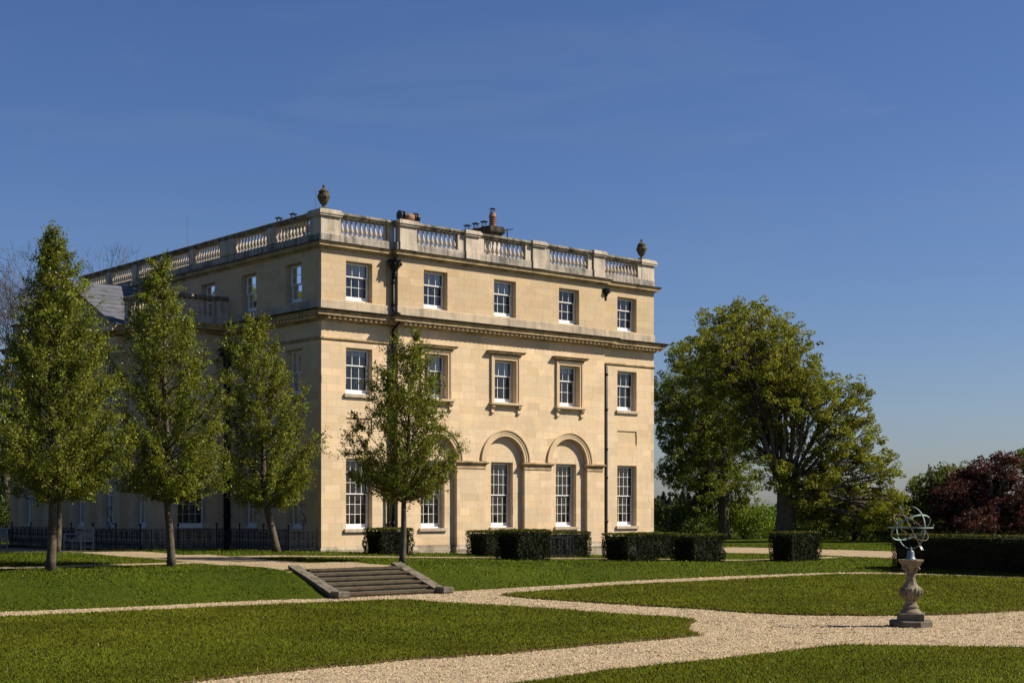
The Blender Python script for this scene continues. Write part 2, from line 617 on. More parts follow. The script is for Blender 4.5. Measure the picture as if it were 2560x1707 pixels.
# gravel of the terrace, draped strips in house directions
def drape(name, a0, a1, b0, b1, label, lift=.02, jag=.05, fn=None):
    na = max(2, int(abs(a1 - a0) / .45)); nb = max(2, int(abs(b1 - b0) / .45))
    A, B = np.meshgrid(np.linspace(a0, a1, na + 1), np.linspace(b0, b1, nb + 1), indexing='ij')
    A = A.copy(); B = B.copy()
    B[:, 0] += R.normal(0, jag, na + 1); B[:, -1] += R.normal(0, jag, na + 1)
    A[0] += R.normal(0, jag, nb + 1); A[-1] += R.normal(0, jag, nb + 1)
    if fn:
        A, B = fn(A, B)
    X, Y = ab2xy(A, B)
    Z = terr(A, B) + lift
    nj = B.shape[1]
    i = np.arange(na)[:, None] * nj + np.arange(nj - 1)[None]
    F = np.stack([i, i + nj, i + nj + 1, i + 1], -1).reshape(-1, 4)
    me = np_mesh(name, np.stack([X, Y, Z], -1).reshape(-1, 3), F)
    return structure(put(name, me, M['gravel']), label)
STRIPS = [(-9.8, -7.5, -3.0, 60.0), (-9.2, -5.2, -12.1, -9.3), (-9.6, -6.6, -9.3, -3.0), (-6.6, 26.0, -5.6, -4.5), (-30.0, -9.6, -7.9, -7.1), (-7.5, -5.0, 6.5, 60)]
drape('terrace_path', *STRIPS[0], 'gravel walk along the shaded front of the house', .022)
drape('terrace_path', *STRIPS[1], 'gravel landing at the head of the stone steps', .026)
drape('terrace_path', *STRIPS[2], 'gravel walk leading from the steps towards the house', .024)
drape('terrace_path', *STRIPS[3], 'narrow gravel walk in front of the sunlit house front', .028)
drape('terrace_path', *STRIPS[4], 'narrow gravel walk across the left terrace lawn', .020)
drape('terrace_path', *STRIPS[5], 'shaded gravel in front of the railings where the benches stand', .026)
dr = outline([(1560, 1364), (1880, 1368.5), (2027, 1372), (2222, 1378), (2700, 1393), (2700, 1413), (2222, 1394.5), (2100, 1390), (2027, 1386), (1880, 1383), (1560, 1377)], .16)
def drive():
    n = 5
    m = 60
    far = np.array(dr[:5]); near = np.array(dr[5:][::-1])
    def along(P):
        d = np.r_[0, np.cumsum(np.hypot(*np.diff(P, axis=0).T))]
        t = np.linspace(0, d[-1], m)
        return np.stack([np.interp(t, d, P[:, 0]), np.interp(t, d, P[:, 1])], -1)
    fa, ne = along(far), along(near)
    w = np.linspace(0, 1, n)[None, :, None]
    P = fa[:, None] * (1 - w) + ne[:, None] * w
    P[:, 0] += R.normal(0, .12, (m, 2)); P[:, -1] += R.normal(0, .12, (m, 2))
    Z = terr_xy(P[..., 0], P[..., 1]) + .03
    i = np.arange(m - 1)[:, None] * n + np.arange(n - 1)[None]
    F = np.stack([i, i + n, i + n + 1, i + 1], -1).reshape(-1, 4)
    structure(put('driveway', np_mesh('driveway', np.concatenate([P, Z[..., None]], -1).reshape(-1, 3), F), M['gravel']), 'wide gravel drive sweeping past the big tree')
drive()

# ------------------------------------------------------------ house
house = thing('country_house', 'large three storey honey stone country house with balustraded roof', 'mansion', (XC, YC, 0), TH)
LEN, DEP = 18.62, 21.75
E0, E1 = 3.5, 15.12            # the three middle bays stand forward between these
FWD = .25
WX, WT0, WT1 = -3.34, 7.15, 22.0

class Fac:
    """a wall plane in house axes: a = along, d = outward"""
    def __init__(s, kind, off):
        s.kind, s.off = kind, off

    def p(s, a, d, z):
        if s.kind == 'y':
            return (a, s.off - d, z)
        return (s.off - d, a, z)

    def box(s, mb, a0, a1, d0, d1, z0, z1, tone=None):
        p, q = s.p(a0, d0, z0), s.p(a1, d1, z1)
        return mb.box(*p, *q, tone)

    def prism(s, mb, poly, d0, d1, tone=None):
        n = len(poly)
        vs = [s.p(a, d1, z) for a, z in poly] + [s.p(a, d0, z) for a, z in poly]
        fl = s.kind == 'x'
        f = [tuple(range(n)), tuple(range(2 * n - 1, n - 1, -1))] + [(i + n, (i + 1) % n + n, (i + 1) % n, i) for i in range(n)]
        if fl:
            f = [tuple(reversed(t)) for t in f]
        return mb.add(vs, f, tone)

FA = Fac('y', 0.0)
FB = Fac('x', 0.0)
FW = Fac('x', WX)
FR = Fac('y', WT0)

def subtract(rects, h):
    out = []
    for (a0, z0, a1, z1) in rects:
        b0, y0, b1, y1 = h
        if b0 >= a1 or b1 <= a0 or y0 >= z1 or y1 <= z0:
            out.append((a0, z0, a1, z1)); continue
        if b0 > a0: out.append((a0, z0, b0, z1))
        if b1 < a1: out.append((b1, z0, a1, z1))
        m0, m1 = max(a0, b0), min(a1, b1)
        if y0 > z0: out.append((m0, z0, m1, y0))
        if y1 < z1: out.append((m0, y1, m1, z1))
    return out

STONES = []       # (projected size, facade, polygon, d0, d1, tone)
def tone():
    t = random.gauss(1.0, .046)
    k = random.random()
    if k < .14: c = (1.0, .95, .88)
    elif k < .22: c = (.93, .915, .89)
    elif k < .38: c = (1.05, 1.03, .98)
    elif k < .46: c = (1.02, .97, .98)
    else: c = (1, 1, 1)
    return tuple(t * x for x in c)

def courses(fac, a0, a1, z0, z1, d, th, holes=(), discs=(), h=.302, wmin=.42, wmax=.95):
    old = (.84, .825, .79) if z0 > 10 else (1, 1, 1)      # the attic storey is of older, yellower stone
    n = max(1, round((z1 - z0) / h))
    hh = (z1 - z0) / n
    for i in range(n):
        y0, y1 = z0 + i * hh, z0 + (i + 1) * hh
        a = a0 - random.random() * .5
        cells = []
        while a < a1:
            w = random.uniform(wmin, wmax)
            if a + w > a1 - .22: w = a1 - a + .001
            cells.append((max(a, a0), y0, min(a + w, a1), y1))
            a += w
        for c in cells:
            rs = [c]
            for q in holes:
                rs = subtract(rs, q)
            for r in rs:
                if r[2] - r[0] < .03 or r[3] - r[1] < .02: continue
                g = .0018
                ra, rz, rb, ry = r[0] + g, r[1] + g, r[2] - g, r[3] - g
                polys = [[(ra, rz), (rb, rz), (rb, ry), (ra, ry)]]
                for (cx, cz, rr) in discs:
                    if ra > cx + rr or rb < cx - rr or rz > cz + rr or ry < cz: continue
                    xs = np.linspace(ra, rb, 9)
                    lo = np.where(np.abs(xs - cx) < rr, cz + np.sqrt(np.maximum(rr * rr - (xs - cx) ** 2, 0)), -9)
                    lo = np.maximum(lo, rz)
                    if not (lo > rz + 1e-4).any(): continue
                    ok = lo < ry - .004
                    polys = []
                    j = 0
                    while j < 9:
                        if ok[j]:
                            k = j
                            while k + 1 < 9 and ok[k + 1]: k += 1
                            if k > j:
                                lowp = [(xs[q], lo[q]) for q in range(j, k + 1)]
                                polys.append(lowp + [(xs[k], ry), (xs[j], ry)])
                            j = k + 1
                        else:
                            j += 1
                for pl in polys:
                    dd = d + random.uniform(-.002, .002)
                    am = sum(q[0] for q in pl) / len(pl)
                    lx, ly = fac.p(am, 0, 0)[:2]
                    yy = YC + S1 * lx + C1 * ly
                    size = (pl[1][0] - pl[0][0] if len(pl) == 4 else rb - ra) / yy
                    STONES.append((size * (ry - rz) if fac is FA else 0, fac, pl, dd - th, dd, tuple(p * q for p, q in zip(tone(), old))))

MORTAR = MB()
def joints(fac, a0, a1, z0, z1, d, holes=()):
    e = .014
    core(fac, MORTAR, a0, a1, z0, z1, d - .05, d - .005, [(h[0] - e, h[1] - e, h[2] + e, h[3] + e) for h in holes])

def core(fac, mb, a0, a1, z0, z1, d0, d1, holes=()):
    A = sorted({a0, a1, *[h[0] for h in holes], *[h[2] for h in holes]})
    Z = sorted({z0, z1, *[h[1] for h in holes], *[h[3] for h in holes]})
    for i in range(len(A) - 1):
        for j in range(len(Z) - 1):
            ma, mz = (A[i] + A[i + 1]) / 2, (Z[j] + Z[j + 1]) / 2
            if any(h[0] < ma < h[2] and h[1] < mz < h[3] for h in holes): continue
            if A[i + 1] - A[i] < 1e-4 or Z[j + 1] - Z[j] < 1e-4: continue
            fac.box(mb, A[i], A[i + 1], d0, d1, Z[j], Z[j + 1])

ZG, ZF, ZT = (1.68, 4.47), (7.0, 8.83), (10.68, 12.24)
ARCH_C = (5.45, 9.2, 12.95)
ARCH_R, SPR = 1.1, 4.47
W_END = ((1.16, 2.42), (16.2, 17.46))
W_MID = tuple((c - .635, c + .595) for c in (5.45, 9.2, 12.95))
P_END = ((1.16, 5.43, 2.42, 6.07), (16.2, 5.43, 17.46, 6.07))
Z_PL, Z_MC, Z_BD, Z_UC = .99, 9.80, 10.22, 12.5

room = MB()
room_up = MB()
core_mb = MB()
ROOMS = []
# end bays
for k, (a0, a1) in enumerate(((0.0, E0), (E1, LEN))):
    w = W_END[k]
    holes = [(w[0], ZG[0], w[1], ZG[1]), (w[0], ZF[0], w[1], ZF[1]), P_END[k]]
    top = [(w[0], ZT[0], w[1], ZT[1])]
    aa = a0 + (.2 if k == 0 else 0)
    courses(FA, a0, a1, Z_PL, Z_MC, 0, .2, holes)
    courses(FA, a0, a1, Z_BD + .42, Z_UC + .2, 0, .2, top)
    joints(FA, a0 + .01, a1 - .01, Z_PL, Z_MC, 0, holes)
    joints(FA, a0 + .01, a1 - .01, Z_BD + .42, Z_UC + .2, 0, top)
    allh = [holes[0], holes[1], top[0]]
    core(FA, core_mb, a0 + (.46 if k == 0 else 0), a1 - (.2 if k else 0), 0, 13.0, -.45, -.2, allh)
    pn = MB()
    FA.box(pn, w[0], w[1], -.19, -.045, 5.43, 6.07)
    pn.build('recessed_panel', M['stone_plain'], house)
# middle bays
holes = [(c - ARCH_R, 0, c + ARCH_R, SPR) for c in ARCH_C]
fh = [(w[0], ZF[0], w[1], ZF[1]) for w in W_MID]
gh = [(w[0], ZG[0], w[1], ZG[1]) for w in W_MID]
th_ = [(w[0], ZT[0], w[1], ZT[1]) for w in W_MID]
discs = [(c, SPR, ARCH_R) for c in ARCH_C]
courses(FA, E0, E1, Z_PL, Z_MC, FWD, .35, holes + fh, discs)
courses(FA, E0, E1, Z_BD + .42, Z_UC + .2, FWD, .35, th_)
for c, g in zip(ARCH_C, gh):
    courses(FA, c - ARCH_R - .04, c + ARCH_R + .04, Z_PL, SPR + ARCH_R + .08, .05, .15, [g], [])
core(FA, core_mb, E0, E1, 0, 13.0, -.45, -.1, fh + gh + th_)
big = [(c - ARCH_R, 0, c + ARCH_R, SPR + ARCH_R) for c in ARCH_C]
joints(FA, E0 + .01, E1 - .01, Z_PL, Z_MC, FWD, big + fh)
joints(FA, E0 + .01, E1 - .01, Z_BD + .42, Z_UC + .2, FWD, th_)
for c, g in zip(ARCH_C, gh):
    joints(FA, c - ARCH_R - .03, c + ARCH_R + .03, Z_PL, SPR + ARCH_R + .07, .05, [g])
MORTAR.build('mortar', M['mortar'], house)
# shaded front
B_W = (1.95, 5.42)
B_T = (1.98, 5.43, 8.85, 12.3, 15.7, 19.1)
hb = []
for c in B_W:
    hb += [(c - .6, ZG[0], c + .6, ZG[1]), (c - .6, ZF[0], c + .6, ZF[1])]
hbt = [(c - .6, ZT[0], c + .6, ZT[1]) for c in B_T]
courses(FB, .2, WT0, Z_PL, Z_MC, 0, .2, hb)
courses(FB, .2, DEP, Z_BD + .42, Z_UC + .2, 0, .2, hbt)
core(FB, core_mb, .2, DEP, 0, 13.0, -.45, -.2, hb + hbt)
core_mb.box(LEN - .2, .0, 0, LEN - .002, 14, 12.7)
core_mb.box(.46, DEP - .3, 0, LEN, DEP, 13.0)
# wing on the shaded front
WIN_W = (8.63, 11.6, 14.5, 17.35, 20.25)
hw = []
for c in WIN_W:
    hw += [(c - .55, ZG[0], c + .55, ZG[1]), (c - .55, ZF[0], c + .55, ZF[1])]
courses(FW, WT0 + .2, WT1, Z_PL, Z_MC, 0, .2, hw)
core(FW, core_mb, WT0 + .2, WT1, 0, Z_MC + .2, -.45, -.2, hw)
hr = [(-2.35, ZG[0], -1.0, ZG[1]), (-2.35, ZF[0], -1.0, ZF[1])]
courses(FR, WX, -.003, Z_PL, Z_MC, 0, .2, hr)
core(FR, core_mb, WX + .46, -.003, 0, Z_MC + .2, -.45, -.2, hr)
core_mb.box(WX + .2, WT1 - .2, 0, .0, WT1 - .003, Z_MC + .2)
core_mb.build('wall', M['mortar'], house)

STONES.sort(key=lambda q: -q[0])
for k, (sz, fac, pl, d0, d1, tn) in enumerate(STONES):
    if k < 300:
        mb = MB()
        fac.prism(mb, pl, d0, d1, tn)
        mb.build('stone', M['stone'], house)
rest = MB()
for (sz, fac, pl, d0, d1, tn) in STONES[300:]:
    fac.prism(rest, pl, d0, d1, tn)
o = rest.build('stone_facing', M['stone'], house)
o['kind'] = 'stuff'

# mouldings
MAIN = [(0, DEP), (0, 0), (E0, 0), (E0, -FWD), (E1, -FWD), (E1, 0), (LEN, 0), (LEN, 9)]
def molding(name, path, prof, mat, label=None):
    mb = MB()
    mb.sweep(path, prof)
    return mb.build(name, mat, house, label=label)

pl_prof = [(-.15, -.3), (.07, -.3), (.07, .88), (.045, .93), (.0, .985), (-.15, .985)]
molding('plinth', [(0, WT0), (0, 0), (E0, 0), (E0, -FWD)], pl_prof, M['stone_plinth'])
molding('plinth', [(E1, -FWD), (E1, 0), (LEN, 0), (LEN, 9)], pl_prof, M['stone_plinth'])
for a0, a1 in ((E0 + .08, ARCH_C[0] - ARCH_R), (ARCH_C[0] + ARCH_R, ARCH_C[1] - ARCH_R), (ARCH_C[1] + ARCH_R, ARCH_C[2] - ARCH_R), (ARCH_C[2] + ARCH_R, E1 - .08)):
    mb = MB()
    mb.sweep([(a0, -.0), (a0, -FWD), (a1, -FWD), (a1, .0)], [(-.15, -.3), (.09, -.3), (.09, .72), (.11, .75), (.11, .82), (.05, .9), (.03, .985), (-.15, .985)])
    mb.build('pier_base', M['stone_plinth'], house)
for c in ARCH_C:
    mb = MB()
    FA.box(mb, c - ARCH_R + .1, c + ARCH_R - .1, -.05, .09, -.3, .80)
    FA.box(mb, c - ARCH_R + .04, c + ARCH_R - .04, -.05, .06, .80, .985)
    mb.build('plinth', M['stone_plinth'], house)
mc_prof = [(-.2, 9.80), (.05, 9.80), (.08, 9.84), (.10, 9.86), (.10, 9.985), (.40, 9.985), (.40, 10.08), (.43, 10.10), (.48, 10.17), (.50, 10.20), (.50, 10.215), (.06, 10.275), (-.2, 10.275)]
molding('main_cornice', MAIN, mc_prof, M['stone_cornice'])
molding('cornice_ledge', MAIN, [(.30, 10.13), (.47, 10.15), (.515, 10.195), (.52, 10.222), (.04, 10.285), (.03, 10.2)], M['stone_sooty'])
bd = [(-.15, 10.275), (.035, 10.275), (.035, 10.62), (.0, 10.64), (-.15, 10.64)]
# sill band, broken by the upper windows which cut 0 deep into it
molding('sill_band', MAIN, bd, M['stone_band'])
uc_prof = [(-.2, 12.60), (.02, 12.60), (.05, 12.64), (.07, 12.68), (.20, 12.70), (.20, 12.78), (.24, 12.81), (.26, 12.85), (.26, 12.865), (.05, 12.90), (-.2, 12.90)]
molding('upper_cornice', MAIN, uc_prof, M['stone_cornice'])
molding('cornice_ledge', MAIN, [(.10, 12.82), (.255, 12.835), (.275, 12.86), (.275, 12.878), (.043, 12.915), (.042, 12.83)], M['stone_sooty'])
molding('parapet_base', MAIN, [(-.32, 12.9), (.04, 12.9), (.04, 13.18), (.015, 13.2), (.015, 13.24), (-.32, 13.24)], M['stone_dirty'])
molding('coping', MAIN, [(-.36, 13.90), (.03, 13.90), (.05, 13.95), (.09, 13.99), (.09, 14.06), (.0, 14.10), (-.36, 14.10)], M['stone_coping'])
st_prof = [(-.05, 9.06), (.02, 9.06), (.06, 9.11), (.06, 9.16), (.0, 9.20), (-.05, 9.20)]
molding('string_course', [(0, WT0), (0, 0), (E0 - .12, 0)], st_prof, M['stone_cornice'])
molding('string_course', [(E1, 0), (LEN, 0), (LEN, 9)], st_prof, M['stone_cornice'])

md = MB()
def modillions(p0, p1, n, out):
    for i in range(n):
        t = (i + .5) / n
        x, y = p0[0] + (p1[0] - p0[0]) * t, p0[1] + (p1[1] - p0[1]) * t
        ex = .06 if out[0] == 0 else 0
        ey = .06 if out[1] == 0 else 0
        b0, b1 = .08, .33
        md.box(x - ex + out[0] * b0, y - ey + out[1] * b0, 9.872, x + ex + out[0] * b1, y + ey + out[1] * b1, 9.983)
modillions((0.05, 0), (E0, 0), 14, (0, -1))
modillions((E0 + .05, -FWD), (E1 - .05, -FWD), 47, (0, -1))
modillions((E1 + .1, 0), (LEN + .3, 0), 15, (0, -1))
modillions((0, .1), (0, WT0), 29, (-1, 0))
modillions((WX, WT0 + .1), (WX, WT1), 60, (-1, 0))
o = md.build('modillions', M['stone_plain'], house)
o['kind'] = 'stuff'

# balustrade
BAL_PROF = [(.075, 0), (.075, .055), (.045, .06), (.04, .085), (.05, .10), (.085, .17), (.088, .22), (.07, .30), (.045, .40), (.038, .48), (.05, .50), (.05, .525), (.038, .535), (.045, .57), (.07, .58), (.07, .66)]
bal_mb = MB()
bal_mb.lathe(BAL_PROF, seg=10)
bal_me = bal_mb.mesh('baluster')
bal_me.materials.append(M['stone_grey'])
bal_me.shade_smooth()
def balusters(fn, a0, a1, n):
    for i in range(n):
        a = a0 + (a1 - a0) * (i + .5) / n
        o = put('baluster', bal_me, None, house)
        o.location = fn(a)
        o.rotation_euler.z = random.random() * .3
secA = [(.91, 3.2, 0)] + [(c - 1.19, c + 1.15, FWD) for c in ARCH_C] + [(15.33, 17.56, 0)]
pr = MB()
prev = None
for (a0, a1, f) in secA:
    balusters(lambda a, f=f: (a, .14 - f, 13.24), a0 + .03, a1 + .02, 10)
def dado(a0, a1, f, dpt=.3):
    mb = MB()
    FA.box(mb, a0, a1, f - dpt, f, 13.24, 13.9)
    mb.build('pier', M['stone_grey'], house)
dado(.82, .91, 0); dado(3.2, E0 + .001, 0); dado(4.45, secA[1][0], FWD)
dado(secA[1][1], secA[2][0], FWD); dado(secA[2][1], secA[3][0], FWD); dado(secA[3][1], 14.35, FWD)
dado(E1 + .002, 15.33, 0); dado(17.56, 17.82, 0)
def pier(a0, a1, f):
    mb = MB()
    FA.box(mb, a0, a1, f - .25, f + .07, 13.243, 13.885)
    FA.box(mb, a0, a1, f - .25, f + .1, 12.93, 13.243)
    FA.box(mb, a0 - .05, a1 + .05, f - .40, f + .15, 13.885, 13.96)
    FA.box(mb, a0 - .09, a1 + .09, f - .42, f + .19, 13.96, 14.07)
    FA.box(mb, a0 - .05, a1 + .05, f - .40, f + .14, 14.07, 14.125)
    mb.build('pier', M['stone_grey'], house)
pier(3.56, 4.4, FWD); pier(6.98, 7.68, FWD); pier(10.72, 11.42, FWD); pier(14.4, 15.08, FWD)
for (x0, x1) in ((0, .82), (17.82, LEN)):
    mb = MB()
    mb.box(x0 - .03, -.03, 12.93, x1 + .03, .8, 13.243)
    mb.box(x0 - .015, -.015, 13.243, x1 + .015, .78, 13.885)
    mb.box(x0 - .1, -.1, 13.885, x1 + .1, .86, 13.96)
    mb.box(x0 - .13, -.13, 13.96, x1 + .13, .88, 14.07)
    mb.box(x0 - .08, -.08, 14.07, x1 + .08, .84, 14.14)
    mb.build('corner_pier', M['stone_grey'], house)
secB = [(.8, 3.34), (3.98, 6.54), (7.82, 10.06), (10.56, 12.69), (13.27, 15.45), (16.02, 18.23), (18.76, 21.0)]
for (a0, a1) in secB:
    balusters(lambda a: (.14, a, 13.24), a0 + .02, a1 - .02, 10)
ed = [.78] + [q for s_ in secB for q in s_] + [DEP]
for i in range(0, len(ed), 2):
    if ed[i + 1] - ed[i] < .05: continue
    mb = MB()
    FB.box(mb, ed[i], ed[i + 1], -.3, 0, 13.24, 13.9)
    if i:
        FB.box(mb, ed[i] + .06, ed[i + 1] - .06, 0.0, .05, 13.243, 13.89)
    mb.build('pier', M['stone_grey'], house)

# urns on the two corner piers
URN = [(.20, 0), (.20, .07), (.12, .08), (.09, .11), (.075, .17), (.10, .19), (.19, .28), (.265, .42), (.285, .56), (.27, .66), (.235, .74), (.25, .76), (.25, .80), (.20, .82), (.15, .88), (.05, .93), (.045, .96), (.065, 1.0), (.06, 1.05), (.02, 1.09)]
for x in (.38, 18.2):
    mb = MB()
    mb.lathe([(r * .80, z * .9) for r, z in URN], seg=20)
    mb.box(-.26, -.26, -.08, .26, .26, 0)
    for k in range(8):
        an = k * math.pi / 4
        pts = []
        for q in range(9):
            t = q / 8
            th = an + (t - .5) * .62
            pts.append((.228 * math.cos(th), .228 * math.sin(th), .54 - .10 * math.sin(math.pi * t)))
        mb.tube(pts, .022, 5)
    o = mb.build('urn', M['stone_urn'], house, True)
    o.location = (x, .4, 14.2)

# roof, chimneys
mb = MB()
mb.box(.33, .33, 12.95, LEN - .3, DEP - .3, 13.03)
roof = mb.build('roof', M['lead'], house)
def chimney(x, y, lx, ly, zt, pots, zbase=13.03):
    mb = MB()
    mb.box(x, y, zbase, x + lx, y + ly, zt - .42)
    c = mb.build('chimney', M['render_white'], house)
    mb = MB()
    mb.loft([[(x - e, y - e, z), (x + lx + e, y - e, z), (x + lx + e, y + ly + e, z), (x - e, y + ly + e, z)] for e, z in ((.0, zt - .42), (.05, zt - .36), (.14, zt - .26), (.16, zt - .12), (.10, zt - .08), (.10, zt))])
    mb.build('chimney_cap', M['stone_sooty'], c)
    for (fx, fy, kind) in pots:
        px_, py_ = x + fx * lx, y + fy * ly
        if kind == 'tall':
            mb = MB()
            mb.lathe([(.17, 0), (.17, .06), (.155, .07), (.155, .12), (.18, .14), (.15, .15), (.15, .22), (.18, .24), (.15, .25), (.15, .32), (.18, .34), (.15, .35), (.155, .42), (.19, .45), (.19, .48), (.12, .66), (.12, .70)], px_, py_, zt, 12)
            mb.build('chimney_pot', M['terracotta'], c, False)
            for q in range(3):
                pass
            z0 = zt + .70
            mb = MB()
            for q in range(4):
                an = q * math.pi / 2 + .4
                mb.tube([(px_ + .11 * math.cos(an), py_ + .11 * math.sin(an), z0 - .01), (px_ + .11 * math.cos(an), py_ + .11 * math.sin(an), z0 + .13)], .012, 4)
            mb.lathe([(.15, .13), (.15, .15), (.03, .19), (.01, .22)], px_, py_, z0, 10)
            mb.build('cowl', M['iron'], c)
        else:
            mb = MB()
            mb.lathe([(.13, 0), (.13, .12), (.11, .13), (.11, .14)], px_, py_, zt, 10)
            mb.build('chimney_pot', M['terracotta'], c)
            mb = MB()
            for q in range(4):
                an = q * math.pi / 2 + .4
                mb.tube([(px_ + .11 * math.cos(an), py_ + .11 * math.sin(an), zt + .12), (px_ + .11 * math.cos(an), py_ + .11 * math.sin(an), zt + .34)], .014, 4)
            mb.lathe([(.19, .33), (.19, .35), (.03, .40), (.01, .43)], px_, py_, zt, 10)
            mb.build('cowl', M['iron'], c)
chimney(11.95, 4.0, .62, 2.4, 15.55, [(.5, .10, 'tall'), (.5, .36, 'low'), (.5, .62, 'low'), (.5, .88, 'low')])
chimney(3.6, 8.0, .8, 2.2, 15.35, [(.5, .15, 'low'), (.5, .7, 'low')])
chimney(4.0, 19.6, .7, 1.2, 15.2, [(.5, .5, 'low')])
mb = MB()
mb.tube([(12.95, 4.0, 13), (12.95, 4.0, 15.5)], .03, 6)
mb.tube([(12.75, 4.0, 15.45), (13.3, 4.0, 15.55)], .025, 5)
mb.build('antenna', M['iron'], house)
for (x, y, z0, z1) in ((1.0, 1.9, 13, 15.4), (2.0, 14.4, 13, 16.2)):
    mb = MB()
    mb.tube([(x, y, z0), (x, y, z1)], .014, 5)
    mb.build('lightning_rod', M['lead'], house)

# lamp on the parapet
def local(a, b, z):
    x, y = ab2xy(a, b)
    return (x, y, z)
fl = thing('parapet_lamp', 'copper coloured drum lamp between black rings on the parapet pier above the drainpipe', 'floodlight', local(3.98, -.2, 14.125), TH)
mb = MB(); mb.tube([(-.08, 0, .17), (.34, 0, .17)], [.15, .15], 12); mb.build('drum', M['terracotta'], fl, True)
for x0, x1, r in ((-.38, -.3, .20), (-.2, -.1, .19), (.34, .41, .18), (.46, .58, .19)):
    mb = MB(); mb.tube([(x0, 0, .19), (x1, 0, .19)], [r, r * .92], 14); mb.build('ring', M['iron'], fl)
mb = MB(); mb.box(-.4, -.07, 0, .58, .07, .05); mb.box(-.3, -.02, .05, -.25, .02, .2); mb.box(.42, -.02, .05, .46, .02, .2); mb.build('bracket', M['iron'], fl)

# ---- windows
def window(fac, a0, a1, z0, z1, d, cols, up_rows, low_rows, split, blind=0.0, curt=0, depth=.235, room_c=True):
    W = MB()
    fr = .055
    dd = d - depth
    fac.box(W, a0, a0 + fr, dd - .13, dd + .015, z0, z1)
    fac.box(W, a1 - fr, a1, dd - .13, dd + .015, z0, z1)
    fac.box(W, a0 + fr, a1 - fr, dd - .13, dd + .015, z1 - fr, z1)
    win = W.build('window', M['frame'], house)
    W = MB()
    fac.box(W, a0 + fr + .002, a1 - fr - .002, dd - .12, dd + .05, z0 + .002, z0 + .06)
    W.build('frame_sill', M['white'], win)
    zi0, zi1 = z0 + .05, z1 - fr
    zm = zi0 + (zi1 - zi0) * split
    for name, s0, s1, dp, rows, bot in (('upper_sash', zm - .02, zi1, dd, up_rows, .04), ('lower_sash', zi0, zm + .02, dd - .055, low_rows, .15)):
        S = MB()
        b0, b1 = a0 + fr, a1 - fr
        fac.box(S, b0, b0 + .05, dp - .045, dp, s0, s1)
        fac.box(S, b1 - .05, b1, dp - .045, dp, s0, s1)
        fac.box(S, b0 + .05, b1 - .05, dp - .045, dp, s0, s0 + bot)
        fac.box(S, b0 + .05, b1 - .05, dp - .045, dp, s1 - .045, s1)
        g0, g1 = b0 + .05, b1 - .05
        y0, y1 = s0 + bot, s1 - .045
        bw = .017
        cw = (g1 - g0 - bw * (cols - 1)) / cols
        rh = (y1 - y0 - bw * (rows - 1)) / rows
        for c in range(1, cols):
            x = g0 + c * cw + (c - 1) * bw
            fac.box(S, x, x + bw, dp - .04, dp - .003, y0, y1)
        for r in range(1, rows):
            y = y0 + r * rh + (r - 1) * bw
            fac.box(S, g0, g1, dp - .038, dp - .005, y, y + bw)
        S.build(name, M['white'], win)
        for c in range(cols):
            for r in range(rows):
                x = g0 + c * (cw + bw); y = y0 + r * (rh + bw)
                k = [random.uniform(-.004, .004) for _ in range(3)]
                P = MB()
                q = dp - .022
                P.add([fac.p(x - .004, q + k[0], y - .004), fac.p(x + cw + .004, q + k[1], y - .004), fac.p(x + cw + .004, q + k[1] + k[2], y + rh + .004), fac.p(x - .004, q + k[0] + k[2], y + rh + .004)], [(0, 1, 2, 3)])
                P.build('pane', M['glass'], win)
    if blind:
        Bm = MB()
        fac.box(Bm, a0 + fr, a1 - fr, dd - .155, dd - .145, zi1 - (zi1 - zi0) * blind, zi1)
        fac.box(Bm, a0 + fr, a1 - fr, dd - .165, dd - .14, zi1 - (zi1 - zi0) * blind - .03, zi1 - (zi1 - zi0) * blind)
        Bm.build('blind', M['blind'], win)
    if curt:
        for side in ((1,) if curt == 1 else (0, 1)):
            wd = (a1 - a0) * .27
            c0 = (a0 + (a1 - a0) * .56) if side else a0 + fr
            pts = []
            n = 14
            vs, fs = [], []
            for i in range(n + 1):
                a = c0 + wd * i / n
                o_ = dd - .19 + (.03 if i % 2 else -.03)
                vs += [fac.p(a, o_, z0 - .05), fac.p(a, o_, z1)]
                if i: fs.append((2 * i - 2, 2 * i, 2 * i + 1, 2 * i - 1))
            Cm = MB(); Cm.add(vs, fs); Cm.build('curtain', M['curtain'], win)
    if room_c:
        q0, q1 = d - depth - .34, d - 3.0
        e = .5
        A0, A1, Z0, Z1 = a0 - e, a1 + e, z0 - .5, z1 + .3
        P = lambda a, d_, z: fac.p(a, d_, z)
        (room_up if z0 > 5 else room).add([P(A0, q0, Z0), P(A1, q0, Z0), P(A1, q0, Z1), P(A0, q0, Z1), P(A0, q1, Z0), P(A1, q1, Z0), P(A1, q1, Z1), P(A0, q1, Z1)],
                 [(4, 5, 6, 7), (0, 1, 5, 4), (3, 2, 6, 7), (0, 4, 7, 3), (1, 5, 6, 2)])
    return win

def stone_sill(fac, a0, a1, z, d, e=.1, h=.12, o=.09):
    mb = MB()
    fac.box(mb, a0 - e, a1 + e, d - .13, d + o, z - h, z + .004)
    mb.build('window_sill', M['stone_band'], house)

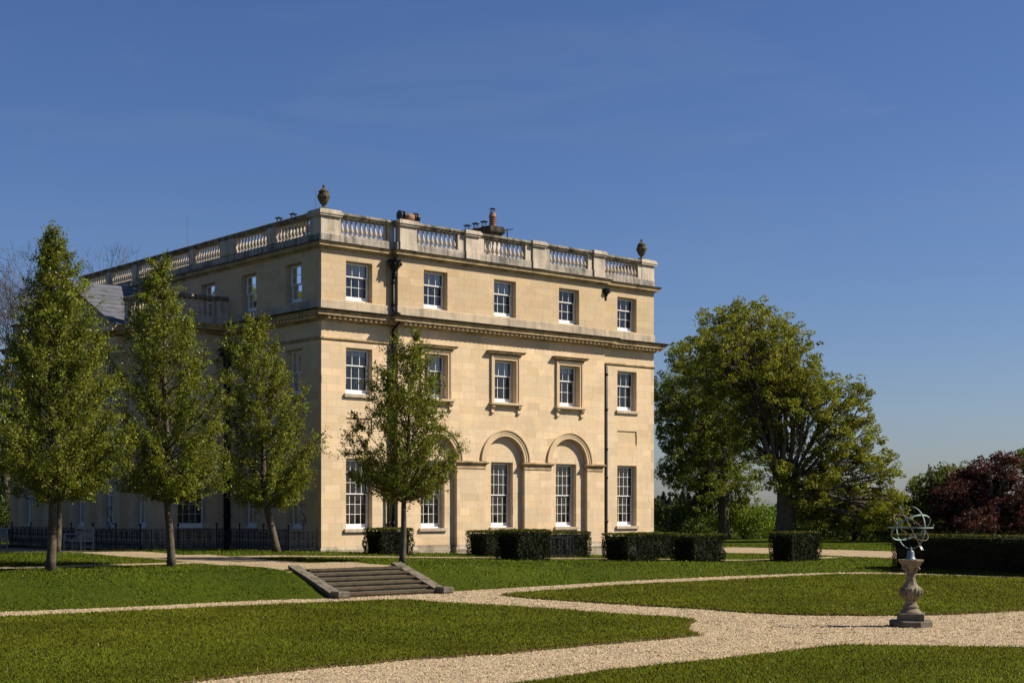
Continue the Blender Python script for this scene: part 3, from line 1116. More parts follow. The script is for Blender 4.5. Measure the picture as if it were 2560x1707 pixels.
for k, w in enumerate(W_END):
    window(FA, *w, *ZG, 0, 4, 3, 3, .5, 0, 1)
    stone_sill(FA, *w, ZG[0], 0)
    window(FA, *w, *ZF, 0, 3, 1, 2, .64, .12 if k == 0 else 0, 1 if k == 0 else 0)
    stone_sill(FA, *w, ZF[0], 0)
    window(FA, *w, *ZT, 0, 3, 1, 2, .64, .32 if k == 0 else 0, 1)
for k, (w, c) in enumerate(zip(W_MID, ARCH_C)):
    window(FA, *w, *ZG, .05, 4, 3, 3, .5, 0, 1)
    stone_sill(FA, *w, ZG[0], .05)
    window(FA, *w, *ZF, FWD, 3, 1, 2, .64, (.34, .36, .14)[k], 1)
    window(FA, *w, *ZT, FWD, 3, 1, 2, .64, (.36, .34, 0)[k], (1, 1, 0)[k])
    # stone surround with hood, sill and consoles
    a0, a1 = w
    s = MB()
    for (e0, e1, dd) in ((0.0, .10, FWD + .05), (.10, .19, FWD + .085)):
        FA.box(s, a0 - e1, a0 - e0, FWD - .02, dd, ZF[0], ZF[1] + e1)
        FA.box(s, a1 + e0, a1 + e1, FWD - .02, dd, ZF[0], ZF[1] + e1)
        FA.box(s, a0 - e0, a1 + e0, FWD - .02, dd, ZF[1] + e0, ZF[1] + e1)
    s.build('window_surround', M['stone_plain'], house)
    s = MB()
    s.sweep([(a0 - .17, -FWD + .04), (a0 - .17, -FWD), (a1 + .17, -FWD), (a1 + .17, -FWD + .04)], [(-.04, ZF[1] + .193), (.03, ZF[1] + .193), (.12, ZF[1] + .25), (.2, ZF[1] + .27), (.2, ZF[1] + .31), (.245, ZF[1] + .345), (.25, ZF[1] + .36), (0, ZF[1] + .39), (-.04, ZF[1] + .39)])
    s.build('window_hood', M['stone_cornice'], house)
    s = MB()
    FA.box(s, a0 - .27, a1 + .27, FWD - .02, FWD + .2, ZF[0] - .09, ZF[0])
    FA.box(s, a0 - .23, a1 + .23, FWD - .02, FWD + .16, ZF[0] - .13, ZF[0] - .09)
    s.build('window_sill', M['stone_plain'], house)
    for q in (a0 - .12, a1 + .12):
        prof = [(0, 0), (.15, 0), (.17, -.05), (.13, -.11), (.08, -.17), (.07, -.22), (.11, -.27), (.10, -.33), (.0, -.36)]
        n = len(prof)
        z = ZF[0] - .13
        vs = [FA.p(q - .075, FWD + d_ - .01, z + h_) for d_, h_ in prof] + [FA.p(q + .075, FWD + d_ - .01, z + h_) for d_, h_ in prof]
        s = MB()
        s.add(vs, [tuple(range(n)), tuple(range(2 * n - 1, n - 1, -1))] + [(i + n, (i + 1) % n + n, (i + 1) % n, i) for i in range(n)])
        s.build('sill_bracket', M['stone_plain'], house)
    # archivolt
    s = MB()
    prof = [(ARCH_R - .02, FWD - .05), (ARCH_R - .02, FWD + .03), (ARCH_R + .10, FWD + .03), (ARCH_R + .10, FWD + .05), (ARCH_R + .19, FWD + .05), (ARCH_R + .21, FWD + .09), (ARCH_R + .27, FWD + .09), (ARCH_R + .27, FWD - .05)]
    rings = []
    for i in range(33):
        an = math.pi * i / 32
        rings.append([(c + r * math.cos(an), -d_, SPR + .03 + r * math.sin(an)) for r, d_ in prof])
    s.loft(rings)
    s.build('arch_molding', M['stone_plain'], house)
imp = [(-.1, 4.17), (.03, 4.17), (.03, 4.20), (.015, 4.21), (.015, 4.32), (.05, 4.35), (.11, 4.40), (.12, 4.42), (.12, 4.46), (.0, 4.495), (-.1, 4.495)]
for a0, a1 in ((E0 + .12, ARCH_C[0] - ARCH_R), (ARCH_C[0] + ARCH_R, ARCH_C[1] - ARCH_R), (ARCH_C[1] + ARCH_R, ARCH_C[2] - ARCH_R), (ARCH_C[2] + ARCH_R, E1 - .12)):
    s = MB()
    s.sweep([(a0, -.06), (a0, -FWD), (a1, -FWD), (a1, -.06)], imp)
    s.build('impost', M['stone_cornice'], house)
for c in B_W:
    window(FB, c - .6, c + .6, *ZG, 0, 3, 2, 2, .5)
    window(FB, c - .6, c + .6, *ZF, 0, 3, 2, 2, .5)
    stone_sill(FB, c - .6, c + .6, ZG[0], 0); stone_sill(FB, c - .6, c + .6, ZF[0], 0)
for c in B_T:
    window(FB, c - .6, c + .6, *ZT, 0, 3, 2, 2, .5)
for c in WIN_W:
    window(FW, c - .55, c + .55, *ZG, 0, 3, 3, 3, .5)
    stone_sill(FW, c - .55, c + .55, ZG[0], 0)
    window(FW, c - .55, c + .55, *ZF, 0, 3, 2, 2, .5)
    stone_sill(FW, c - .55, c + .55, ZF[0], 0)
for q in (ZG, ZF):
    window(FR, -2.35, -1.0, *q, 0, 4, 3, 3, .5, 0, 1)
    stone_sill(FR, -2.35, -1.0, q[0], 0)
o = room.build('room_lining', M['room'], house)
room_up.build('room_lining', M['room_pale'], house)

# wing mouldings, parapet, pediment, pilasters
WP = [(WX, WT1), (WX, WT0), (-.0, WT0)]
molding('plinth', WP, pl_prof, M['stone_plinth'])
molding('wing_cornice', [(0, WT1), (WX, WT1), (WX, WT0), (-.0, WT0)], mc_prof, M['stone_cornice'])
molding('wing_frieze', WP, [(-.05, 9.2), (.05, 9.2), (.05, 9.32), (.02, 9.33), (.02, 9.5), (.06, 9.52), (.06, 9.58), (-.05, 9.58)], M['stone_plain'])
for path, dz in (([(WX, 10.0), (WX, WT0), (0, WT0)], 0), ([(0, WT1), (WX, WT1), (WX, 19.2)], 0)):
    molding('parapet_base', path, [(-.3, 10.275), (.02, 10.275), (.02, 10.60), (-.3, 10.60)], M['stone_grey'])
    molding('coping', path, [(-.34, 11.28), (.03, 11.28), (.08, 11.34), (.08, 11.42), (0, 11.46), (-.34, 11.46)], M['stone_coping'])
def wing_bal(fac, a0, a1, n):
    for i in range(n):
        a = a0 + (a1 - a0) * (i + .5) / n
        o = put('baluster', bal_me, None, house)
        o.location = fac.p(a, -.15, 10.6)
        o.scale = (1, 1, .68 / .66)
wing_bal(FW, 7.75, 9.55, 7); wing_bal(FR, -2.7, -.5, 9); wing_bal(FW, 19.6, 21.5, 7)
for fac, a0, a1 in ((FW, WT0, 7.75), (FW, 9.55, 10.0), (FR, WX + .3, -2.7), (FR, -.5, -.002), (FW, 19.2, 19.6), (FW, 21.5, WT1)):
    mb = MB(); fac.box(mb, a0, a1, -.29, 0, 10.6, 11.28); mb.build('pier', M['stone_grey'], house)
mb = MB()
mb.box(WX + .3, WT0 + .3, 10.1, -.003, WT1 - .3, 10.2)
mb.build('wing_roof', M['lead'], house)
T0, T1, TM = 10.0, 19.2, 14.6
ZE, ZR = 10.28, 12.55
mb = MB()
PXF = WX - .35
mb.add([(PXF, T0, ZE), (PXF, T1, ZE), (PXF, TM, ZR), (-.05, T0, ZE), (-.05, T1, ZE), (-.05, TM, ZR)], [(0, 2, 1), (3, 4, 5), (0, 3, 5, 2), (1, 2, 5, 4), (0, 1, 4, 3)])
mb.build('pediment', M['stone_plain'], house)
sl = (ZR - ZE) / (TM - T0)
for sgn in (-1, 1):
    te = TM + sgn * (TM - T0 + .35)
    ze = ZE - .35 * sl
    for k in range(10):
        f0, f1 = k / 10, (k + 1) / 10
        y0, y1 = TM + (te - TM) * f0, TM + (te - TM) * f1
        z0, z1 = ZR + (ze - ZR) * f0, ZR + (ze - ZR) * f1
        mb = MB()
        x0, x1 = PXF - .30, -.03
        lo = .10
        mb.add([(x0, y0, z0 + lo), (x1, y0, z0 + lo), (x1, y1, z1 + lo + .02), (x0, y1, z1 + lo + .02), (x0, y0, z0 + lo + .012), (x1, y0, z0 + lo + .012), (x1, y1, z1 + lo + .045), (x0, y1, z1 + lo + .045)],
               [(0, 3, 2, 1), (4, 5, 6, 7), (0, 1, 5, 4), (1, 2, 6, 5), (2, 3, 7, 6), (3, 0, 4, 7)])
        mb.build('slate_course', M['slate'], house)
    mb = MB()
    mb.add([(PXF - .25, TM, ZR - .12), (PXF - .25, te, ze - .12), (PXF - .25, te, ze + .095), (PXF - .25, TM, ZR + .095), (PXF + .2, TM, ZR - .12), (PXF + .2, te, ze - .12), (PXF + .2, te, ze + .095), (PXF + .2, TM, ZR + .095)],
           [(0, 1, 2, 3), (7, 6, 5, 4), (0, 4, 5, 1), (1, 5, 6, 2), (2, 6, 7, 3), (3, 7, 4, 0)])
    mb.build('raking_cornice', M['stone_cornice'], house)
mb = MB()
mb.box(PXF - .02, T0, 9.3, WX, T1, 9.79)
mb.box(PXF - .40, T0 - .3, 9.985, WX - .503, T1 + .3, 10.2)
mb.build('entablature', M['stone_plain'], house)
for t in (7.42, 10.1, 13.05, 15.95, 18.8, 21.7):
    mb = MB()
    fw = .30
    big = .30 if 10 <= t <= 19.3 else .12
    FW.box(mb, t - fw - .05, t + fw + .05, -.05, big + .05, .5, 1.15)
    FW.box(mb, t - fw, t + fw, -.05, big, 1.15, 8.9)
    FW.box(mb, t - fw - .04, t + fw + .04, -.05, big + .04, 8.9, 9.0)
    FW.box(mb, t - fw - .08, t + fw + .08, -.05, big + .08, 9.05, 9.19)
    FW.box(mb, t - fw, t + fw, -.05, big, 9.0, 9.05)
    mb.build('pilaster', M['stone_plain'], house)

# drainpipes
def pipe(pts, r, joints, name='drainpipe'):
    mb = MB()
    mb.tube(pts, r, 8)
    for j in joints:
        mb.lathe([(r + .02, -.06), (r + .025, -.03), (r + .025, .03), (r + .02, .06)], j[0], j[1], j[2], 8)
    return mb.build(name, M['pipe'], house, True)
hx, hy = 3.36, -.13
pipe([(hx, hy, 12.0), (hx, hy, 10.55), (hx, hy - .06, 10.4), (hx, hy - .42, 10.28), (hx, hy - .45, 9.95), (hx, hy, 9.7), (hx, hy, .7)], .055, [(hx, hy, z) for z in (11.6, 10.7, 9.0, 7.2, 5.4, 3.6, 1.9)])
pipe([(hx + .0 - .22, hy + .02, 4.0), (hx - .22, hy + .02, .7)], .05, [(hx - .22, hy + .02, z) for z in (3.7, 1.9)])
def hopper(x, y, z, s):
    mb = MB()
    mb.lathe([(.04 * s, -.62 * s), (.075 * s, -.60 * s), (.085 * s, -.45 * s), (.075 * s, -.4 * s), (.13 * s, -.34 * s), (.15 * s, -.26 * s), (.24 * s, -.17 * s), (.20 * s, -.13 * s), (.25 * s, -.02 * s), (.28 * s, .02 * s), (.28 * s, .06 * s)], x, y, z, 8, math.pi / 8)
    for k in range(5):
        an = math.pi + math.pi * (k + .5) / 5
        mb.lathe([(.01, -.06 * s), (.055 * s, -.03 * s), (.055 * s, .03 * s), (.01, .06 * s)], x + .25 * s * math.cos(an), y + .25 * s * math.sin(an), z - .12 * s, 6)
    mb.build('rainwater_head', M['pipe'], house)
hopper(hx, hy - .1, 12.42, 1.05)
hopper(E1 + .1, -.22, 12.42, .8)
rx, ry = E1 + .2, -.12
pipe([(rx, -.02, 9.02), (rx, ry, 8.95), (rx, ry, 1.3), (rx + .22, ry - .1, 1.0), (rx + .25, ry - .1, .2)], .10, [(rx, ry, z) for z in (8.6, 7.0, 5.2, 3.9, 1.9)])
pipe([(-.12, WT0 - .14, 9.6), (-.12, WT0 - .14, .8)], .14, [(-.12, WT0 - .14, z) for z in (8.6, 6.5, 4.4, 2.2)])
hopper(-.2, WT0 - .25, 9.2, 1.3)
for (x, y, z0, z1) in ((3.12, -.012, 10.65, 12.45), (E1 + .06, -.012, 10.65, 11.85)):
    mb = MB()
    mb.tube([(x, y, z0), (x + .015, y, (z0 + z1) / 2), (x, y, z1)], .009, 5)
    mb.build('cable', M['soil'], house)
mb = MB()
FA.box(mb, 1.95, 2.25, -.01, .006, 1.12, 1.2)
mb.build('air_vent', M['soil'], house)

# ------------------------------------------------------------ ironwork
def spiral(cx, cz, r0, r1, a0, turns, n=18):
    return [(cx + (r0 + (r1 - r0) * i / n) * math.cos(a0 + turns * 2 * math.pi * i / n), 0, cz + (r0 + (r1 - r0) * i / n) * math.sin(a0 + turns * 2 * math.pi * i / n)) for i in range(n + 1)]
def scroll_mesh(w, h):
    mb = MB()
    r = .011
    c = w / 2
    # lower pointed arch, palmette, volutes
    mb.tube([(c + (w * .42) * math.cos(t), 0, .02 + h * .42 * max(0, math.sin(t)) ** .8) for t in np.linspace(0, math.pi, 13)], r, 4, False)
    mb.tube([(c, 0, .02), (c, 0, h * .95)], r, 4, False)
    for sg in (-1, 1):
        mb.tube(spiral(c + sg * w * .2, h * .16, w * .16, .015, math.pi / 2, sg * 1.4), r, 4, False)
        mb.tube(spiral(c + sg * w * .23, h * .62, w * .19, .02, -math.pi / 2, -sg * 1.5), r, 4, False)
        mb.tube(spiral(c + sg * w * .2, h * .86, w * .15, .015, math.pi / 2, sg * 1.3), r, 4, False)
        for k in range(3):
            t = .25 + .22 * k
            mb.tube([(c, 0, h * t), (c + sg * w * .12, 0, h * (t + .1)), (c + sg * w * .26, 0, h * (t + .07))], r * 1.3, 4, False)
        mb.tube([(c + sg * w * .47, 0, 0), (c + sg * w * .47, 0, h)], r, 4, False)
    me = mb.mesh('scroll_panel')
    me.materials.append(M['iron'])
    return me
SC_W, SC_H = .46, .70
SCROLL = scroll_mesh(SC_W, SC_H)
def railing(name, label, a0, b0, a1, b1, posts=True, group='iron railings round the house', cat='railing', height=.9, end_post=(True, True)):
    x0, y0 = ab2xy(a0, b0); x1, y1 = ab2xy(a1, b1)
    L = math.hypot(x1 - x0, y1 - y0)
    z = float(max(terr(a0, b0), terr(a1, b1)))
    t = thing(name, label, cat, (x0, y0, z - .02), math.atan2(y1 - y0, x1 - x0), group)
    n = max(1, int(round(L / SC_W)))
    for zz in (.1, .82):
        mb = MB(); mb.box(0, -.02, zz, L, .02, zz + .035); mb.build('rail', M['iron'], t)
    mb = MB(); mb.box(0, -.04, -.12, L, .04, .03); mb.build('kerb', M['stone_step'], t)
    for i in range(n):
        o = put('scroll_panel', SCROLL, None, t)
        o.location = (i * L / n, 0, .125)
        o.scale = (L / n / SC_W, 1, .99)
    ps = [q for q, e in ((0, end_post[0]), (L, end_post[1])) if e]
    k = int(L / 2.4)
    ps += [L * (i + 1) / (k + 1) for i in range(k)]
    for q in ps:
        mb = MB()
        mb.tube([(q, 0, -.02), (q, 0, .97)], .028, 6)
        mb.lathe([(.02, .97), (.05, 1.0), (.05, 1.05), (.02, 1.09)], q, 0, 0, 8)
        mb.build('post', M['iron'], t)
    return t
railing('iron_railing', 'short return of scrollwork iron railing at the sunlit corner of the house', -1.35, .15, -.08, .15, end_post=(True, False))
railing('iron_railing', 'scrollwork iron railing along the shaded wall behind the leaning tree', -1.35, .2, -1.35, 5.7)
railing('iron_railing', 'scrollwork iron railing beside the wing, turning out from the dark corner', -4.7, 5.8, -1.4, 5.8, end_post=(True, False))
railing('iron_railing', 'long scrollwork iron railing in front of the shaded wing, behind the benches', -4.7, 5.85, -4.7, 23)
railing('iron_railing', 'low wrought iron scrollwork panel between two clipped yew blocks', 7.2, -4.2, 9.45, -4.2, cat='railing')
gs = MB()
gs.tube(spiral(.0, .3, .16, .03, 0, 1.5), .018, 5)
gs.tube([(.16, 0, .3), (.05, 0, .6), (-.1, 0, .75), (-.05, 0, 1.0), (.1, 0, 1.05), (.12, 0, .9)], .018, 5)
gs.tube([(0, 0, 0), (0, 0, .3)], .02, 5)
o = gs.build('iron_scroll', M['iron'])
tag(o, 'black iron scroll standing behind the railing at the house corner', 'ironwork')
o.location = (*ab2xy(-.5, .5), 1.62); o.rotation_euler.z = TH
bpy.context.view_layer.update()
gs2 = o.copy(); COL.objects.link(gs2)
gs2.location = (*ab2xy(-4.4, 9.2), 1.5)
gs2['label'] = 'black iron scroll standing behind the railing above the right bench'

# ------------------------------------------------------------ steps
def steps():
    a0, a1 = -8.85, -4.95
    bt, bb = -12.0, -14.0
    zt = float(terr(-7, -12)) + .02
    t = thing('stone_steps', 'worn grey stone steps between sloping side walls, up the grass bank', 'steps', (*ab2xy(a0, bb), 0), TH)
    W = a1 - a0
    n = 6
    rise = zt / n
    tr = 2.0 / n
    for i in range(n):
        mb = MB()
        y0 = i * tr
        z1 = (i + 1) * rise
        mb.box(.3, y0 - .04, z1 - .055, W - .3, y0 + tr + .04, z1)
        mb.build('tread', M['stone_step'], t)
        mb = MB()
        mb.box(.3, y0, z1 - rise - .05, W - .3, y0 + .12, z1 - .055)
        mb.build('riser', M['stone_riser'], t)
    for x0 in (-.06, W - .30):
        mb = MB()
        y0, y1 = -.02, 2.25
        w = .36
        def slab(ya, yb, lift):
            za, zb = .15 + ya * (zt - .10) / 2.0, .15 + yb * (zt - .10) / 2.0
            mb2 = MB()
            mb2.loft([[(x0, ya, za - .10), (x0 + w, ya, za - .10), (x0 + w, yb, zb - .10), (x0, yb, zb - .10)], [(x0 - .01, ya, za + lift), (x0 + w + .01, ya, za + lift), (x0 + w + .01, yb, zb + lift), (x0 - .01, yb, zb + lift)]])
            mb2.build('coping_slab', M['stone_cheek'], t)
        slab(.02, .72, 0); slab(.73, 1.5, .01); slab(1.51, 2.2, 0)
        za, zb = .05, .05 + (zt - .10) * 1.05
        mb.add([(x0 + .05, 0, -.1), (x0 + w - .05, 0, -.1), (x0 + w - .05, 2.1, -.1), (x0 + .05, 2.1, -.1), (x0 + .05, 0, za), (x0 + w - .05, 0, za), (x0 + w - .05, 2.1, zb), (x0 + .05, 2.1, zb)],
               [(0, 3, 2, 1), (4, 5, 6, 7), (0, 1, 5, 4), (1, 2, 6, 5), (2, 3, 7, 6), (3, 0, 4, 7)])
        mb.build('side_wall', M['stone_cheek'], t)
        mb = MB()
        mb.loft([[(x0 - .01 + e, -.4 + e, z), (x0 + w + .01 - e, -.4 + e, z), (x0 + w + .01 - e, .02, z), (x0 - .01 + e, .02, z)] for e, z in ((.02, -.02), (.02, .05), (0, .06), (0, .18), (.03, .21))])
        mb.build('end_block', M['stone_cheek'], t)
steps()

# ------------------------------------------------------------ sundial
def sundial():
    x, y = px(2277, 1566)
    t = thing('armillary_sundial', 'green bronze armillary sphere on a carved stone baluster pedestal', 'sundial', (x, y, .008))
    r0 = rad(22.5) + TH - rad(8)
    def part(name, prof, mat, seg=8, rot=r0, smooth=False):
        mb = MB(); mb.lathe(prof, seg=seg, rot=rot)
        return mb.build(name, mat, t, smooth)
    part('base_slab', [(.47, -.02), (.47, .11), (.45, .13)], M['stone_dial_dark'])
    mb = MB()
    e = .265
    def sq(e, z):
        return [(e * math.sqrt(2) * math.cos(rad(45) + r0 + rad(18) + k * math.pi / 2), e * math.sqrt(2) * math.sin(rad(45) + r0 + rad(18) + k * math.pi / 2), z) for k in range(4)]
    mb.loft([sq(.275, .13), sq(.275, .275), sq(.265, .285)])
    mb.build('plinth', M['stone_dial_dark'], t)
    part('foot', [(.225, .285), (.22, .31), (.20, .33), (.15, .39), (.165, .40), (.165, .43), (.14, .44), (.115, .50), (.12, .535), (.13, .54), (.13, .56), (.115, .565)], M['stone_dial'], 24, smooth=False)
    part('bulb', [(.115, .565), (.16, .585), (.205, .63), (.235, .70), (.24, .74), (.225, .79), (.19, .83), (.17, .84), (.168, .86)], M['stone_dial'], 28, smooth=True)
    part('shaft', [(.168, .86), (.15, .88), (.115, .95), (.10, 1.02), (.095, 1.06), (.11, 1.065), (.11, 1.09), (.095, 1.095)], M['stone_dial'], 8)
    part('capital', [(.095, 1.095), (.10, 1.16), (.13, 1.22), (.19, 1.27), (.2, 1.28), (.215, 1.30), (.215, 1.315), (.24, 1.34), (.272, 1.375), (.28, 1.385), (.28, 1.41)], M['stone_dial'], 8)
    for k in range(4):
        an = rad(35) + k * math.pi / 2
        mb = MB()
        mb.tube([(r * math.cos(an), r * math.sin(an), z) for r, z in ((.10, 1.12), (.15, 1.20), (.2, 1.245), (.225, 1.23), (.22, 1.205), (.205, 1.21))], [.03, .03, .028, .024, .02, .015], 6)
        mb.build('capital_leaf', M['stone_dial'], t, True)
    # carved medallions and leaf ribs on the bulb
    for an in (rad(-50), rad(-140), rad(40), rad(130)):
        mb = MB()
        c, s_ = math.cos(an), math.sin(an)
        for rr, th in ((.075, .012), (.045, .010)):
            pts = []
            for q in range(17):
                f = 2 * math.pi * q / 16
                h, z = rr * .8 * math.cos(f), .72 + rr * 1.15 * math.sin(f)
                rad_ = .243 - 1.6 * ((z - .73) ** 2) / .24 - h * h * 1.6
                pts.append((rad_ * c - h * s_, rad_ * s_ + h * c, z))
            mb.tube(pts, th, 5, False)
        mb.build('medallion', M['stone_dial_dark'], t, True)
    for k in range(16):
        an = k * math.pi / 8 + .1
        if min(abs((an - b + math.pi) % (2 * math.pi) - math.pi) for b in (rad(-50), rad(-140), rad(40), rad(130))) < .34: continue
        mb = MB()
        mb.tube([((.205 + .036 * math.sin(q / 4 * math.pi * .9)) * math.cos(an + .04 * q), (.205 + .036 * math.sin(q / 4 * math.pi * .9)) * math.sin(an + .04 * q), .64 + .045 * q) for q in range(5)], .014, 5)
        mb.build('carved_leaf', M['stone_dial'], t, True)
    part('bell_foot', [(.115, 1.41), (.11, 1.425), (.085, 1.45), (.075, 1.50), (.07, 1.57), (.055, 1.60), (.02, 1.615), (.018, 1.63), (.035, 1.635), (.035, 1.65), (.012, 1.66), (.01, 1.69)], M['bell'], 16, smooth=True)
    C = Vector((0, 0, 1.64 + .445))
    h = Vector((-.43, .90, 0)).normalized()
    up = Vector((0, 0, 1))
    lam = rad(52)
    axis = h * math.cos(lam) + up * math.sin(lam)
    east = h.cross(up).normalized()
    def ring(name, u, v, r, mat, w=.026, th=.007):
        n = u.cross(v).normalized()
        rings = []
        for i in range(56):
            f = 2 * math.pi * i / 56
            d = u * math.cos(f) + v * math.sin(f)
            rings.append([tuple(C + d * (r + a) + n * b) for a, b in ((-th / 2, -w / 2), (th / 2, -w / 2), (th / 2, w / 2), (-th / 2, w / 2))])
        rings.append(rings[0])
        mb = MB(); mb.loft(rings, False)
        mb.build(name, mat, t)
    q = up * math.cos(lam) - h * math.sin(lam)
    ring('meridian_ring', h, up, .445, M['bronze'])
    ring('equator_ring', east, q, .432, M['bronze'], .038)
    eu = Vector((.87, 0, -.5)).normalized()
    ev = Vector((0, 1, 0)) * .88 + Vector((.5, 0, .87)) * .47
    ring('ecliptic_ring', eu, ev.normalized(), .42, M['bronze_brown'], .024)
    ring('horizon_ring', h, east, .46, M['bronze'], .028)
    mb = MB(); mb.tube([C - axis * .50, C + axis * .5], .009, 6)
    mb.build('gnomon', M['bronze_brown'], t)
    mb = MB(); mb.tube([C + axis * .48, C + axis * .5, C + axis * .60], [.008, .03, .002], 6)
    mb.build('arrow_head', M['bell'], t)
    mb = MB()
    for dd in (h.cross(axis).normalized(), -(h.cross(axis).normalized()), axis.cross(h.cross(axis)).normalized()):
        mb.add([tuple(C - axis * .46), tuple(C - axis * .50 + dd * .03), tuple(C - axis * .60 + dd * .03), tuple(C - axis * .56)], [(0, 1, 2, 3)])
    mb.build('arrow_feathers', M['iron'], t)
sundial()

# ------------------------------------------------------------ benches
def bench(label, a, b, rz):
    x, y = ab2xy(a, b)
    t = thing('garden_bench', label, 'bench', (x, y, float(terr(a, b)) + .028), rz, 'wooden benches in front of the railings')
    W = 1.65
    m = M['bench']
    def p(name, *boxes):
        mb = MB()
        for bx in boxes: mb.box(*bx)
        return mb.build(name, m, t)
    for x0 in (-W / 2, W / 2 - .06):
        p('front_leg', (x0, -.28, 0, x0 + .06, -.22, .62))
        p('back_leg', (x0, .24, 0, x0 + .06, .30, .95))
        p('armrest', (x0 - .01, -.31, .62, x0 + .07, .26, .66))
        p('side_rail', (x0 + .01, -.22, .36, x0 + .05, .24, .43), (x0 + .015, -.22, .12, x0 + .045, .24, .16))
    p('centre_leg', (-.03, -.28, 0, .03, -.22, .40))
    p('centre_leg', (-.03, .24, 0, .03, .30, .86))
    for k in range(6):
        y0 = -.29 + k * .088
        p('seat_slat', (-W / 2 + .02, y0, .40, W / 2 - .02, y0 + .072, .425))
    mb = MB()
    for c in (-W / 4, W / 4):
        pts = [(c + (W / 4 - .05) * math.cos(f), .40 - .14 + .12 * math.sin(f)) for f in np.linspace(math.pi, 0, 11)]
        n = len(pts)
        poly = pts + [(c + W / 4 - .03, .40), (c - W / 4 + .03, .40)]
        mb.add([(q[0], -.275, q[1]) for q in poly] + [(q[0], -.25, q[1]) for q in poly], [tuple(range(n + 2)), tuple(range(2 * n + 3, n + 1, -1))] + [(i + n + 2, (i + 1) % (n + 2) + n + 2, (i + 1) % (n + 2), i) for i in range(n + 2)])
    mb.build('arched_apron', m, t)
    p('top_rail', (-W / 2 + .06, .25, .84, W / 2 - .06, .29, .93), (-W / 5, .25, .93, W / 5, .29, .965))
    p('back_rail', (-W / 2 + .06, .25, .74, W / 2 - .06, .285, .78))
    p('back_rail', (-W / 2 + .06, .25, .47, W / 2 - .06, .285, .53))
    for k in range(13):
        x0 = -W / 2 + .12 + k * (W - .28) / 12
        if abs(x0) < .05: continue
        p('back_slat', (x0, .255, .53, x0 + .05, .275, .74))
    return t
bench('weathered pale wooden bench with arched apron, right of the leaning tree trunks', -5.9, 8.9, TH - math.pi / 2)
bench('weathered pale wooden bench cut off by the left edge of the photo', -5.9, 17.8, TH - math.pi / 2)

# ------------------------------------------------------------ foliage
def leaves(P, size, tones, elong=1.6, up=0.0, rg=R, nrm=None):
    """one folded diamond of four corners per point; P (n,3), size scalar or (n,)"""
    n = len(P)
    size = np.broadcast_to(size, (n,)) * rg.uniform(.7, 1.25, n)
    d = rg.normal(0, 1, (n, 3))
    d[:, 2] += up
    d /= np.linalg.norm(d, axis=1)[:, None]
    q = rg.normal(0, 1, (n, 3))
    if nrm is not None:
        q = np.cross(d, nrm + .55 * rg.normal(0, 1, (n, 3)))
    s = np.cross(d, q)
    s /= np.linalg.norm(s, axis=1)[:, None] + 1e-9
    nn = np.cross(d, s)
    L = (size * .5)[:, None]
    Wd = (size * .5 / elong)[:, None]
    V = np.empty((n, 4, 3), np.float32)
    V[:, 0] = P - d * L
    V[:, 1] = P + s * Wd + nn * L * .15
    V[:, 2] = P + d * L
    V[:, 3] = P - s * Wd + nn * L * .15
    F = np.arange(n * 4).reshape(n, 4)
    T = np.repeat(tones, 4, axis=0)
    return V.reshape(-1, 3), F, T

def tones(n, base, var=.25, alt=None, pa=.0, rg=R, clump=None):
    b = np.array(base, float)
    t = b[None] * rg.normal(1, var, (n, 1)).clip(.45, 1.8)
    t *= rg.normal(1, .06, (n, 3)).clip(.8, 1.2)
    if alt is not None:
        k = rg.random(n) < pa
        t[k] = np.array(alt) * rg.normal(1, var, (k.sum(), 1)).clip(.5, 1.6)
    return t.clip(0, 1)

def bez(p0, p1, p2, n):
    t = np.linspace(0, 1, n)[:, None]
    return (1 - t) ** 2 * p0 + 2 * t * (1 - t) * p1 + t * t * p2

